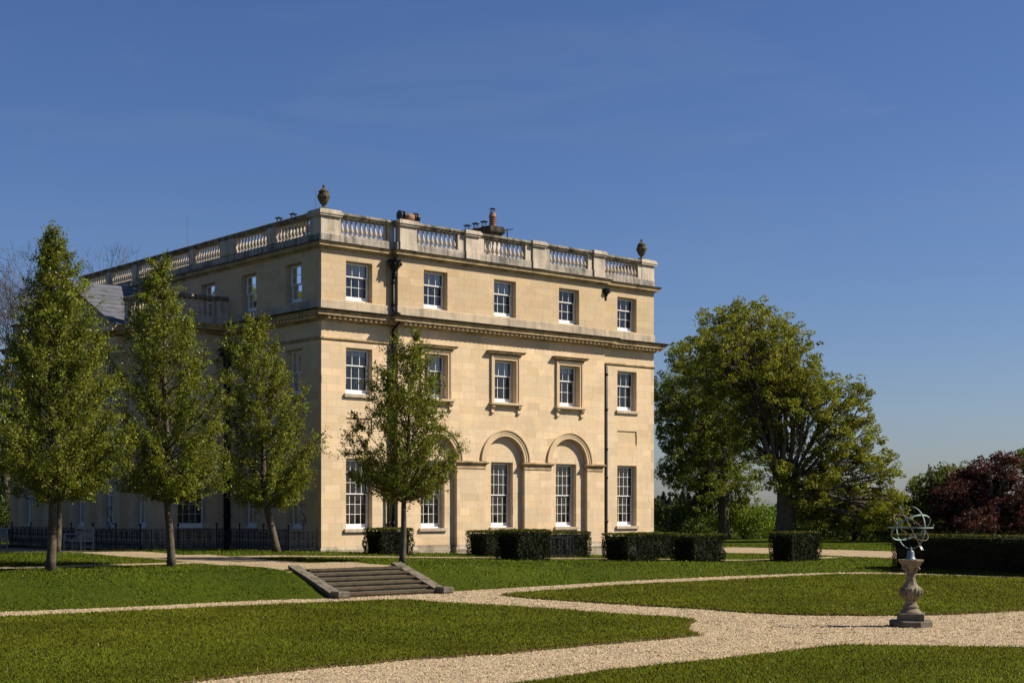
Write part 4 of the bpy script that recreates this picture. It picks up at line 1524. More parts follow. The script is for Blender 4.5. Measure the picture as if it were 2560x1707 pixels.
def pear_tree(label, x, y, height, h0, prof, lean, leaf_n, rg_seed, trunk_r=.14, nbr=120, base=(.145, .175, .016), group='young pear trees on the terrace lawn', size=.069):
    """prof: (height fraction of the crown, left, right half widths)"""
    rg = np.random.default_rng(rg_seed)
    z0 = float(terr_xy(x, y)) - .05
    t = thing('pear_tree', label, 'tree', (x, y, z0), 0, group)
    top = np.array([lean[0], lean[1], height])
    tk = np.array([lean[2], lean[3], h0 + .4])
    mb = MB()
    def trunk(z):
        # broken line base -> fork -> tip, smoothed
        f = np.clip(z / height, 0, 1)
        zf = tk[2] / height
        xy = np.where(f < zf, tk[:2] * (f / zf), tk[:2] + (top[:2] - tk[:2]) * ((f - zf) / (1 - zf)))
        return np.array([xy[0] + .02 * math.sin(z * 2.1), xy[1] + .02 * math.cos(z * 1.7), z])
    zs = np.linspace(0, height, 26)
    rr = .86 * trunk_r * (1 - .92 * (zs / height)) ** .9
    rr[0] *= 1.28
    rr[1] *= 1.06
    mb.tube([trunk(z) for z in zs], list(np.maximum(rr, .008)), 10)
    mb.build('trunk', M['bark'], t, True)
    br = MB()
    pts = []
    pf = np.array(prof)
    for i in range(nbr):
        u = ((i + .5) / nbr) ** .95
        az = i * 2.39996 + rg.uniform(-.3, .3)
        ze = h0 + (height - h0) * u * .985
        fr = (ze - h0) / (height - h0)
        lw, rw = np.interp(fr, pf[:, 0], pf[:, 1]), np.interp(fr, pf[:, 0], pf[:, 2])
        cx = (rw - lw) / 2
        rad_ = (rw + lw) / 2
        rad_ = rad_ * (1 + .15 * math.sin(3 * az + rg_seed) + .13 * math.sin(9 * fr + 2 * az + rg_seed))
        k = rg.uniform(.5, 1.0) ** .45 * rg.choice([1, 1, .92, 1.18])
        tr = trunk(ze)
        e = np.array([tr[0] * 0 + np.interp(fr, pf[:, 0], pf[:, 3]) + cx + rad_ * k * math.cos(az), tr[1] + rad_ * k * math.sin(az), ze + rg.uniform(-.1, .2)])
        zs_ = max(h0 - .1 + rg.uniform(0, .4), ze - .95 * rad_ * k - rg.uniform(0, .5))
        s = trunk(min(zs_, height * .97))
        m = s + (e - s) * np.array([.55, .55, .30])
        B = bez(s, m, e, 9)
        L = np.linalg.norm(np.diff(B, axis=0), axis=1).sum()
        r0 = .008 + .009 * L * rg.uniform(.7, 1.0)
        br.tube(B, list(np.linspace(r0, .005, 9)), 5, False)
        ntw = int(4 + 7 * L)
        for j in range(ntw):
            f = rg.uniform(.25, 1.0) ** .8
            p = B[min(8, int(f * 8))]
            out = p - trunk(p[2]); out[2] = 0
            d = out / (np.linalg.norm(out) + .05) * .5 + rg.normal(0, .6, 3) + np.array([0, 0, .55])
            d /= np.linalg.norm(d)
            tl = rg.uniform(.18, .5) * min(1, .45 + L * .4)
            q = p + d * tl
            if j % 2 == 0:
                br.tube([p, (p + q) / 2 + rg.normal(0, .02, 3), q], [.006, .005, .003], 3, False)
            pts.append((p, q))
    # tip shoots
    for i in range(9):
        p = trunk(height * rg.uniform(.86, .99))
        q = p + np.array([rg.normal(0, .16), rg.normal(0, .16), rg.uniform(.15, .45)])
        br.tube([p, (p + q) / 2, q], [.008, .006, .003], 4, False)
        pts.append((p, q)); pts.append((p, q))
    br.build('branches', M['bark'], t, True)
    A = np.array([p for p, q in pts]); Bq = np.array([q for p, q in pts])
    leaf_n = int(leaf_n * 1.35)
    ix = rg.integers(0, len(A), leaf_n)
    f = rg.uniform(.15, 1.1, leaf_n)[:, None]
    P = A[ix] + (Bq[ix] - A[ix]) * f + rg.normal(0, .055, (leaf_n, 3))
    twt = rg.normal(1, .24, len(A)).clip(.5, 1.7)[ix][:, None]
    T = tones(leaf_n, base, .22, (.17, .14, .03), .09, rg) * twt
    V, F, T = leaves(P, size, T.clip(0, 1), 1.5, .25, rg)
    put('crown', np_mesh('crown', V, F, T), M['leaf'], t)
    return t

def prof_px(rows, u0, y, v_top, v_bot):
    """crown outline rows (v, u_left, u_right) -> height fraction, half widths, centre offset in metres"""
    k = y / 3669
    out = []
    for v, l, r in sorted(rows, key=lambda q: -q[0]):
        c = (l + r) / 2
        out.append(((v_bot - v) / (v_bot - v_top), (r - l) / 2 * k * 1.12, (r - l) / 2 * k * 1.12, (c - u0) * k))
    return out

def pear(label, u0, v0, y, vt, vb, rows, u_fork, u_top, leaf_n, seed, dy=(0, 0), **kw):
    x = (u0 - 1280) / 3669 * y
    k = y / 3669
    z0 = float(terr_xy(x, y)) - .05
    zt = CAM_H + (1270 - vt) * k - z0
    zb = CAM_H + (1270 - vb) * k - z0
    return pear_tree(label, x, y, zt, zb, prof_px(rows, u0, y, vt, vb), ((u_top - u0) * k, dy[1], (u_fork - u0) * k, dy[0]), leaf_n, seed, **kw)

pear('tallest pear tree, at the left, with a ragged narrow top above the roof line', 124, 1424, 40.2, 575, 1250,
     [(1250, 60, 200), (1225, 0, 290), (1150, -15, 312), (1060, 0, 312), (960, 12, 296), (860, 30, 262), (780, 45, 235), (720, 62, 212), (690, 75, 190), (660, 102, 178), (620, 108, 172), (590, 110, 150), (575, 112, 120)], 137, 116, 46000, 21, trunk_r=.155, nbr=150)
pear('bushy pear tree with a straight trunk, second from the left', 428, 1415, 43.0, 648, 1255,
     [(1255, 390, 480), (1230, 320, 560), (1150, 305, 580), (1050, 305, 565), (950, 300, 540), (880, 305, 515), (820, 312, 490), (760, 325, 462), (710, 350, 425), (670, 388, 420), (648, 400, 410)], 418, 405, 38000, 22, trunk_r=.14, nbr=130)
pear('pear tree with a leaning trunk near the shaded corner of the house', 692, 1384, 54.5, 782, 1270,
     [(1270, 640, 720), (1245, 565, 780), (1180, 555, 800), (1100, 560, 788), (1020, 562, 768), (940, 560, 745), (880, 562, 712), (830, 575, 680), (800, 610, 655), (782, 628, 640)], 662, 634, 34000, 23, trunk_r=.17, nbr=120, size=.078)
pear('sparse pear tree in front of the sunlit stone wall, behind the steps', 1005, 1403, 47.6, 838, 1252,
     [(1252, 985, 1035), (1235, 935, 1085), (1190, 870, 1135), (1120, 865, 1150), (1060, 885, 1135), (1000, 900, 1105), (950, 925, 1095), (900, 952, 1080), (860, 985, 1060), (838, 1025, 1042)], 1012, 1036, 33000, 24, trunk_r=.12, nbr=95, base=(.142, .168, .016))
pear('pear tree half hidden behind the trunk of the tallest left tree', 141, 1396, 50.5, 700, 1235,
     [(1235, 60, 240), (1180, 10, 300), (1080, 10, 290), (960, 40, 265), (860, 60, 240), (780, 80, 215), (720, 105, 190), (700, 140, 160)], 152, 150, 24000, 25, trunk_r=.14, nbr=90)

# ---- big park trees from lobes of foliage on limbs
def park_tree(name, label, u_tr, y, lobes, base, seed, per=1.0, size=.14, trunk_r=.6, fork=3.0, cat='tree', depth=.75, bark='bark_oak', clump_r=.40, leaf_per=62, alt=None, pa=0.05, group=None, zbase=None):
    rg = np.random.default_rng(seed)
    x = (u_tr - 1280) / 3669 * y
    k = y / 3669
    z0 = float(terr_xy(x, y)) - .1 if zbase is None else zbase
    t = thing(name, label, cat, (x, y, z0), 0, group)
    org = np.array([x, y, z0])
    tk = MB()
    zf = fork
    tk.tube([(0, 0, 0), (.03, 0, zf * .15), (0, .05, zf * .5), (.05, 0, zf), (-.05 * zf, .05, zf * 1.5), (-.02 * zf, .1, zf * 2.1), (-.1 * zf, .1, zf * 2.8)], [trunk_r * 1.45, trunk_r * 1.08, trunk_r * .95, trunk_r * .92, trunk_r * .62, trunk_r * .42, trunk_r * .2], 14)
    tk.build('trunk', M[bark], t, True)
    lm = MB()
    clumps = []
    for (u, v, r) in lobes:
        rr = r * k
        cz = CAM_H + (1270 - v) * k
        cx = (u - 1280) * k
        # a lobe leaves the picture plane: spread lobes through the depth of the crown
        for cy in ((rg.uniform(-1, -.35) * depth, rg.uniform(.35, 1.0) * depth) if r > 60 else (rg.uniform(-.6, .6) * depth,)):
            c = np.array([cx, y + cy * 4.5, cz]) - org
            s = np.array([.3 * np.sign(c[0]) * trunk_r, 0, zf * rg.uniform(.7, 1.5)])
            m = s + (c - s) * np.array([.25, .25, .55]) + rg.normal(0, .25, 3)
            if c[2] < zf * 1.6:
                m = s + (c - s) * .5 + np.array([0, 0, 1.0])
            B = bez(s, m, c, 12) + np.r_[np.zeros((1, 3)), rg.normal(0, .09, (10, 3)), np.zeros((1, 3))]
            r0 = trunk_r * rg.uniform(.18, .34)
            lm.tube(B, list(np.linspace(r0, .05, 12)), 7, False)
            rr *= 1.12
            nc = max(5, int(per * 17 * (rr / 1.0) ** 2 / (1 if r <= 60 else 1.5)))
            for i in range(nc):
                d = rg.normal(0, 1, 3)
                d /= np.linalg.norm(d)
                p = c + d * rr * rg.uniform(.25, 1.22) ** .55 * np.array([1, 1, .9])
                if p[2] < 1.0: continue
                clumps.append((p, d))
                if i % 2 == 0:
                    q0 = B[rg.integers(6, 12)]
                    q1 = q0 + (p - q0) * .5 + rg.normal(0, .15, 3)
                    lm.tube([q0, q1, p], [.045, .03, .012], 4, False)
    lm.build('limbs', M[bark], t, True)
    C = np.array([c for c, d in clumps]); D = np.array([d for c, d in clumps])
    nl = leaf_per
    n = len(C) * nl
    ix = np.repeat(np.arange(len(C)), nl)
    off = rg.normal(0, 1, (n, 3))
    off /= np.linalg.norm(off, axis=1)[:, None]
    cr = rg.uniform(.6, 1.25, len(C))[ix][:, None] * clump_r
    P = C[ix] + off * cr * rg.uniform(.3, 1.0, (n, 1)) ** .5 * np.array([1, 1, .7])
    P[:, 2] += cr[:, 0] * .1
    tw = rg.normal(1, .17, len(C)).clip(.55, 1.5)[ix][:, None]
    T = tones(n, base, .2, alt, pa, rg) * tw
    V, F, T = leaves(P, size, T.clip(0, 1), 1.4, .3, rg)
    put('crown', np_mesh('crown', V, F, T), M['leaf_park'], t)
    return t

OAK = [(1870, 815, 62), (1800, 830, 60), (1930, 850, 62), (1850, 900, 95), (1780, 900, 70), (1960, 905, 70), (1990, 955, 70), (1900, 985, 95), (2010, 1010, 60), (2080, 965, 36), (2135, 985, 42), (2075, 1020, 55), (2130, 1040, 40), (2150, 1095, 50), (2070, 1095, 50), (2195, 1140, 45), (2140, 1170, 55), (2060, 1150, 55), (2195, 1180, 38), (2090, 1235, 60), (2170, 1255, 55), (2020, 1215, 60), (2205, 1300, 40), (2110, 1300, 50), (2035, 1290, 45), (1975, 1090, 50), (1930, 1190, 45), (1880, 1100, 55)]
park_tree('oak_tree', 'huge spreading oak with thick dark trunk and limbs right of the house', 1962, 103, OAK + [(2222, 1285, 38), (2160, 1305, 42), (2205, 1250, 42), (2080, 1300, 40), (2235, 1300, 24)], (.185, .212, .026), 31, 1.12, .145, .66, 2.6, alt=(.22, .17, .03), pa=.10)
LIME = [(1720, 905, 45), (1700, 880, 28), (1745, 960, 65), (1660, 960, 34), (1650, 1000, 34), (1690, 1010, 55), (1665, 1060, 36), (1740, 1060, 80), (1675, 1110, 34), (1720, 1130, 60), (1800, 1050, 80), (1690, 1170, 40), (1760, 1180, 75), (1820, 1150, 70), (1740, 1240, 50), (1800, 1250, 60), (1850, 1220, 50), (1720, 1290, 34), (1860, 1285, 38), (1665, 1185, 22)]
park_tree('lime_tree', 'dark green broad tree beside the oak, next to the house corner', 1810, 112, LIME, (.150, .185, .026), 32, 1.05, .14, .42, 5.0)
park_tree('field_maple', 'small yellow green tree with a thin dark trunk under the right limbs of the oak', 2056, 118, [(2060, 1235, 50), (2010, 1260, 36), (2110, 1265, 38), (2060, 1285, 45), (1990, 1290, 25)], (.16, .165, .026), 33, 1.6, .17, .22, 3.0)
park_tree('copper_beech', 'purple leaved beech standing out among the green trees at the right', 2480, 96, [(2490, 1155, 24), (2470, 1180, 36), (2520, 1180, 36), (2430, 1215, 44), (2490, 1225, 55), (2380, 1250, 44), (2440, 1270, 55), (2540, 1250, 40), (2360, 1300, 36), (2420, 1320, 45), (2500, 1310, 55), (2560, 1300, 40)], (.052, .021, .024), 34, 2.0, .15, .3, 1.8, alt=(.078, .026, .026), pa=.3)
park_tree('green_tree', 'green tree left of the purple beech', 2330, 104, [(2360, 1195, 32), (2400, 1190, 28), (2330, 1215, 34), (2310, 1250, 34), (2370, 1240, 40), (2290, 1280, 30), (2340, 1290, 44), (2300, 1320, 30)], (.10, .125, .024), 35, 1.8, .16, .25, 2.0)
park_tree('green_tree', 'green tree at the right edge behind the purple beech', 2590, 106, [(2560, 1160, 30), (2600, 1150, 40), (2570, 1200, 36), (2620, 1210, 50), (2580, 1260, 50), (2630, 1290, 50)], (.085, .125, .024), 36, 1.8, .16, .3, 2.0)
park_tree('green_tree', 'pale green tree filling the gap behind the armillary sphere', 2240, 128, [(2240, 1262, 34), (2285, 1275, 28), (2200, 1285, 34), (2260, 1310, 32), (2290, 1310, 24)], (.14, .155, .030), 37, 1.4, .18, .2, 1.6)

def shrub(label, u, v, y, r, base, seed, flat=.75, n=5200, size=.15, name='shrub', group=None, wide=1.0):
    rg = np.random.default_rng(seed)
    x = (u - 1280) / 3669 * y
    z0 = float(terr_xy(x, y)) - .05
    t = thing(name, label, 'shrub', (x, y, z0), 0, group)
    st = MB()
    ends = []
    for i in range(9):
        an = rg.uniform(0, 6.28)
        e = np.array([math.cos(an) * r * wide * rg.uniform(.2, .8), math.sin(an) * r * rg.uniform(.2, .8), r * flat * rg.uniform(.7, 1.5)])
        st.tube(bez(np.array([rg.normal(0, .08), rg.normal(0, .08), 0]), e * np.array([.3, .3, .7]), e, 6), list(np.linspace(.04, .01, 6)), 5, False)
        ends.append(e)
    st.build('stems', M['bark_oak'], t, True)
    m = 60
    d = rg.normal(0, 1, (m, 3)); d /= np.linalg.norm(d, axis=1)[:, None]
    C = d * np.array([r * wide, r, r * flat]) * rg.uniform(.55, 1.0, (m, 1)) + np.array([0, 0, r * flat * .95])
    ix = rg.integers(0, m, n)
    P = C[ix] + rg.normal(0, .2 * r, (n, 3))
    P = P[P[:, 2] > 0.02]
    T = 1.6 * tones(len(P), base, .28, None, 0, rg) * rg.normal(1, .2, m).clip(.5, 1.5)[ix[:len(P)]][:, None]
    V, F, T = leaves(P, size, T.clip(0, 1), 1.5, .3, rg)
    put('foliage', np_mesh('foliage', V, F, T), M['leaf'], t)
    return t
SH = [(1665, 112, 1.6, (.05, .07, .018), 'dark bush beside the house corner under the broad tree'),
      (1740, 116, 1.5, (.07, .10, .016), 'bright green bush left of the second trunk'),
      (1860, 113, 1.7, (.085, .13, .016), 'bright lime green bush between the two big trunks'),
      (1905, 118, 1.6, (.07, .10, .016), 'green bush close to the oak trunk'),
      (2015, 117, 1.6, (.07, .10, .018), 'green bush right of the oak trunk'),
      (2075, 112, 1.6, (.055, .085, .016), 'low green bush beneath the small tree'),
      (2135, 108, 1.6, (.035, .055, .014), 'dark bush left of the armillary sphere'),
      (2190, 112, 1.5, (.04, .062, .014), 'dark green bush just left of the sphere rings'),
      (2255, 105, 1.6, (.085, .12, .018), 'light green bush seen through the rings of the sphere')]
for i, (u, y, r, b, lab) in enumerate(SH):
    shrub(lab, u, 0, y, r, b, 50 + i, .8, 5200, .16, group='bushes along the edge of the park', wide=1.5)
for i, (u, y, r, lab) in enumerate([(2320, 101, .95, 'dark undergrowth bush below the left edge of the purple beech'), (2385, 100, .9, 'shaded bush under the purple beech, just above the hedge top'), (2450, 101, .95, 'dark bush under the middle of the purple beech'), (2520, 101, 1.0, 'dark bush under the right side of the purple beech'), (2585, 101, 1.1, 'dark bush at the right edge under the green tree')]):
    shrub(lab, u, 0, y, r, (.016, .020, .006), 90 + i, .85, 4200, .15, group='undergrowth behind the long hedge', wide=1.7)
shrub('dark shrub at the far left behind the benches', 12, 0, 92, 1.6, (.03, .045, .012), 70, .7, 4500, .16, wide=1.6)

# ---- bare trees behind the house at the left
def bare_tree(label, u, y, vt, vb, spread, seed, ivy=0.0, levels=6, z_start=None):
    rg = np.random.default_rng(seed)
    x = (u - 1280) / 3669 * y
    z0 = float(terr_xy(x, y)) - .1
    H = CAM_H + (1270 - vt) * y / 3669 - z0
    t = thing('bare_tree', label, 'tree', (x, y, z0), 0)
    tk = MB(); tw = MB()
    tk.tube([(0, 0, 0), (.1, 0, H * .12), (.05, .1, H * .25)], [.45, .32, .28], 9)
    tips = []
    def grow(p, d, L, r, lev):
        q1 = p + d * L * .5 + rg.normal(0, .06 * L, 3)
        q = q1 + d * L * .5 + np.array([0, 0, .04 * L])
        (tk if lev < 1 else tw).tube([p, q1, q], [r, r * .8, r * .62], 6 if lev < 3 else 3, False)
        tips.append((q, lev))
        if lev >= levels or q[2] > H: return
        for i in range(3 if lev < 3 else 2 + (rg.random() < .5)):
            nd_ = d + rg.normal(0, .48, 3) + np.array([0, 0, .12])
            nd_ /= np.linalg.norm(nd_)
            grow(q, nd_, L * rg.uniform(.62, .82), r * .56 if lev < 4 else max(.012, r * .6), lev + 1)
    for i in range(4):
        an = i * 1.57 + rg.uniform(-.4, .4)
        d = np.array([math.cos(an) * spread, math.sin(an) * spread, 1.0]); d /= np.linalg.norm(d)
        grow(np.array([.05, .1, H * .25]), d, H * .24, .16, 0)
    tk.build('trunk', M['bark_bare'], t, True)
    tw.build('twigs', M['bark_bare'], t)
    if ivy:
        n = int(5000 * ivy)
        f = rg.uniform(0, .62, n)
        P = np.stack([rg.normal(0, .45, n), rg.normal(0, .45, n), f * H], -1)
        V, F, T = leaves(P, .16, tones(n, (.04, .055, .016), .3, None, 0, rg), 1.3, 0, rg)
        put('ivy', np_mesh('ivy', V, F, T), M['leaf'], t)
bare_tree('bare twiggy tree with ivy at the left edge of the photo', 10, 112, 700, 1250, .55, 81, 1.0)
bare_tree('bare tree whose thin twigs show above the far end of the roof', 232, 118, 642, 1250, .45, 82)
bare_tree('bare tree reaching up behind the tallest pear tree, far left', 52, 122, 690, 1250, .4, 83)

# ---- clipped yew
def yew(name, label, a0, a1, b0, b1, ztop, seed, group=None, gaps=.0, dens=1000, base=(.024, .034, .008)):
    rg = np.random.default_rng(seed)
    ca, cb = (a0 + a1) / 2, (b0 + b1) / 2
    z0 = float(min(terr(a0, b0), terr(a1, b0), terr(a0, b1))) - .04
    t = thing(name, label, 'hedge', (*ab2xy(ca, cb), z0), TH, group)
    hx_, hy_, hz = (a1 - a0) / 2, (b1 - b0) / 2, ztop - z0
    core_ = MB()
    m = .13
    core_.loft([[(-hx_ + m + e, -hy_ + m + e, z), (hx_ - m - e, -hy_ + m + e, z), (hx_ - m - e, hy_ - m - e, z), (-hx_ + m + e, hy_ - m - e, z)] for e, z in ((.06, .0), (.03, .3 * hz), (0, hz - .16), (.02, hz - .12))])
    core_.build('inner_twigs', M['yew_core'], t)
    faces = [('x', -1, hy_ * 2 * hz), ('x', 1, hy_ * 2 * hz), ('y', -1, hx_ * 2 * hz), ('y', 1, hx_ * 2 * hz), ('z', 1, hx_ * hy_ * 4)]
    Ps, Ns = [], []
    for ax, sg, ar in faces:
        n = int(ar * dens)
        u, w = rg.uniform(-1, 1, n), rg.uniform(0, 1, n)
        dp = np.abs(rg.normal(0, .05, n))
        bulge = .05 * np.sin(u * hx_ * 5 + seed) * np.sin(w * hz * 6 + seed * 2) + .035 * np.sin(u * 17 * hx_ + 1.3 * seed) * np.sin(w * 15 * hz)
        taper = .07 * (1 - w) ** 2 * (1 if ax != 'z' else 0)
        if ax == 'x':
            P = np.stack([sg * (hx_ - dp + bulge - taper), u * hy_, w * hz], -1); N = np.array([sg, 0, 0.0])
        elif ax == 'y':
            P = np.stack([u * hx_, sg * (hy_ - dp + bulge - taper), w * hz], -1); N = np.array([0, sg, 0.0])
        else:
            w = w * 2 - 1
            P = np.stack([u * hx_, w * hy_, hz - dp * .5 + .02 * np.sin(u * 9) * np.sin(w * 8)], -1); N = np.array([0, 0, 1.0])
        if gaps and ax != 'z':
            g = np.sin(u * hx_ * 7.3 + seed) + np.sin(w * hz * 8.1 + seed * 3) + np.sin((u * hx_ + w * hz) * 4.7)
            P = P[g < 1.9 - gaps]
        Ps.append(P); Ns.append(np.tile(N, (len(P), 1)))
    P = np.concatenate(Ps); N = np.concatenate(Ns)
    T = tones(len(P), base, .3, (.034, .031, .009), .12, rg)
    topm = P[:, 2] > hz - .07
    T[topm] = T[topm] * np.array([3.6, 2.9, 1.5])        # clipped top lighter and yellower than the sides
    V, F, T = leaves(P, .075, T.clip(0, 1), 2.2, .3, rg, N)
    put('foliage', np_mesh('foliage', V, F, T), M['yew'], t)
    return t
G = 'clipped yew blocks in front of the sunlit house front'
yew('yew_block', 'clipped yew block against the wall, behind the sparse pear tree', .78, 2.3, -2.95, -1.65, 1.74, 1, G)
yew('yew_block', 'largest looking yew block, nearest the camera, left of the iron panel', 3.9, 5.55, -7.15, -5.8, 1.70, 2, G)
yew('yew_block', 'yew block by the wall showing left of the largest block', 5.6, 7.5, -3.3, -2.0, 1.60, 3, G, .1)
yew('yew_block', 'yew block by the wall behind the iron panel', 9.0, 11.4, -3.3, -2.0, 1.52, 4, G)
yew('yew_block', 'yew block right of the drainpipe, in front of the last windows', 9.6, 11.5, -7.2, -5.7, 1.50, 5, G, .25)
yew('yew_block', 'yew block half hidden behind the block right of the drainpipe', 14.5, 16.6, -3.4, -2.1, 1.42, 6, G)
yew('yew_block', 'yew block standing just right of the house corner', 13.5, 15.5, -7.2, -5.8, 1.42, 7, G, .25)
yew('yew_block', 'yew block alone on the lawn in front of the oak trunk', 19.9, 22.0, -7.2, -5.8, 1.45, 8, G)
def long_hedge():
    x0, y0 = px(2238, 1428, .0)
    a0, b0 = xy2ab(x0, y0)
    return yew('yew_hedge', 'long dark clipped hedge behind the sundial at the right', a0, a0 + 1.5, b0 - 12.5, b0 + .2, 1.48, 9, None, .1, 850)
long_hedge()

# ---- far woods
def conifer(x, y, h, seed, label):
    rg = np.random.default_rng(seed)
    z0 = float(terr_xy(x, y)) - .5
    t = thing('conifer', label, 'tree', (x, y, z0), 0, 'far conifers on the skyline')
    mb = MB(); mb.tube([(0, 0, 0), (0, 0, h)], [.35, .04], 6); mb.build('trunk', M['bark_oak'], t)
    n = 900
    f = rg.uniform(.12, 1, n)
    an = rg.uniform(0, 6.28, n)
    r = (1 - f) ** .8 * h * .34 * rg.uniform(.3, 1.1, n) * (1 + .25 * np.sin(f * 40))
    P = np.stack([r * np.cos(an), r * np.sin(an), f * h], -1)
    V, F, T = leaves(P, .9, tones(n, (.034, .050, .040), .25, None, 0, rg), 1.6, -.2, rg)
    put('crown', np_mesh('crown', V, F, T), M['leaf'], t)
for i, (u, v, y) in enumerate([(1646, 1240, 430), (1659, 1230, 440), (1674, 1243, 420), (1690, 1236, 450), (1706, 1228, 430), (1722, 1233, 440), (1736, 1240, 430)]):
    x = (u - 1280) / 3669 * y
    z0 = float(terr_xy(x, y)) - .5
    conifer(x, y, CAM_H + (1270 - v) * y / 3669 - z0, 200 + i, ('first', 'second', 'third', 'fourth', 'fifth', 'sixth', 'seventh')[i] + ' distant dark conifer on the skyline, counting right from the house corner')
def far_wood(label, u0, u1, y0, y1, vt, vb, n, base, seed, size):
    rg = np.random.default_rng(seed)
    nb = max(6, int((u1 - u0) / 9))
    cu = rg.uniform(u0, u1, nb); cy = rg.uniform(y0, y1, nb)
    ix = rg.integers(0, nb, n)
    rad_ = rg.uniform(6, 14, nb)
    top = rg.uniform(0, 1, nb)
    d = rg.normal(0, 1, (n, 3)); d /= np.linalg.norm(d, axis=1)[:, None]
    k = (cy / 3669)[ix]
    vtop = (vt + (vb - vt) * .35 * top)[ix]
    h = rg.uniform(0, 1, n) ** .7
    P = np.stack([(cu[ix] - 1280) * k + d[:, 0] * rad_[ix] * k * (1.25 - .5 * h), cy[ix] + d[:, 1] * rad_[ix] * k, CAM_H + (1270 - (vb + (vtop - vb) * h)) * k], -1)
    T = tones(n, base, .2, None, 0, rg) * rg.normal(1, .18, nb).clip(.6, 1.4)[ix][:, None]
    V, F, T = leaves(P, size, T.clip(0, 1), 1.3, .2, rg)
    o = put('far_wood', np_mesh('far_wood', V, F, T), M['leaf'])
    o['kind'] = 'stuff'; o['label'] = label
far_wood('pale green wood in the middle distance beyond the house corner', 1600, 1830, 180, 250, 1258, 1360, 15000, (.105, .130, .034), 301, .55)
far_wood('dark wood on the skyline between house and oak', 1560, 1960, 380, 480, 1246, 1345, 9000, (.055, .075, .045), 302, 1.1)
far_wood('grey brown wood on the skyline left of the purple beech', 2180, 2800, 330, 470, 1236, 1345, 13000, (.085, .090, .060), 303, 1.0)
far_wood('green wood behind the oak and the bushes', 1800, 2330, 160, 230, 1290, 1350, 14000, (.095, .120, .028), 304, .5)

def west_shade_trees():  # trees out of view, added to cut sky light on the shaded front
    rg = np.random.default_rng(401)
    n, nb = 26000, 90
    y = rg.uniform(15, 112, nb); x = -46 - .30 * np.abs(y - 60) * .3 - rg.uniform(0, 16, nb)
    h = rg.uniform(12, 19, nb); r = rg.uniform(3, 5.5, nb)
    ix = rg.integers(0, nb, n)
    d = rg.normal(0, 1, (n, 3)); d /= np.linalg.norm(d, axis=1)[:, None]
    z = rg.uniform(0.02, 1, n)
    rr = (r[ix] * np.sqrt(np.clip(1.05 - z ** 2, .05, 1)))
    z0 = terr_xy(x, y)[ix]
    P = np.stack([x[ix] + d[:, 0] * rr, y[ix] + d[:, 1] * rr, z0 + z * h[ix]], -1)
    T = tones(n, (.05, .07, .016), .25, None, 0, rg) * rg.normal(1, .15, nb).clip(.6, 1.4)[ix][:, None]
    V, F, T = leaves(P, .95, T.clip(0, 1), 1.3, .2, rg)
    o = put('added_shade_wood', np_mesh('added_shade_wood', V, F, T), M['leaf'])
    o['kind'] = 'stuff'; o['label'] = 'added belt of unseen trees left of the terrace, darkening the shaded front'
west_shade_trees()

# ------------------------------------------------------------ grass and loose gravel
def in_poly(P, poly):
    poly = np.array(poly)
    x, y = P[:, 0], P[:, 1]
    inside = np.zeros(len(P), bool)
    j = len(poly) - 1
    for i in range(len(poly)):
        xi, yi = poly[i]; xj, yj = poly[j]
        c = ((yi > y) != (yj > y)) & (x < (xj - xi) * (y - yi) / (yj - yi + 1e-12) + xi)
        inside ^= c
        j = i
    return inside

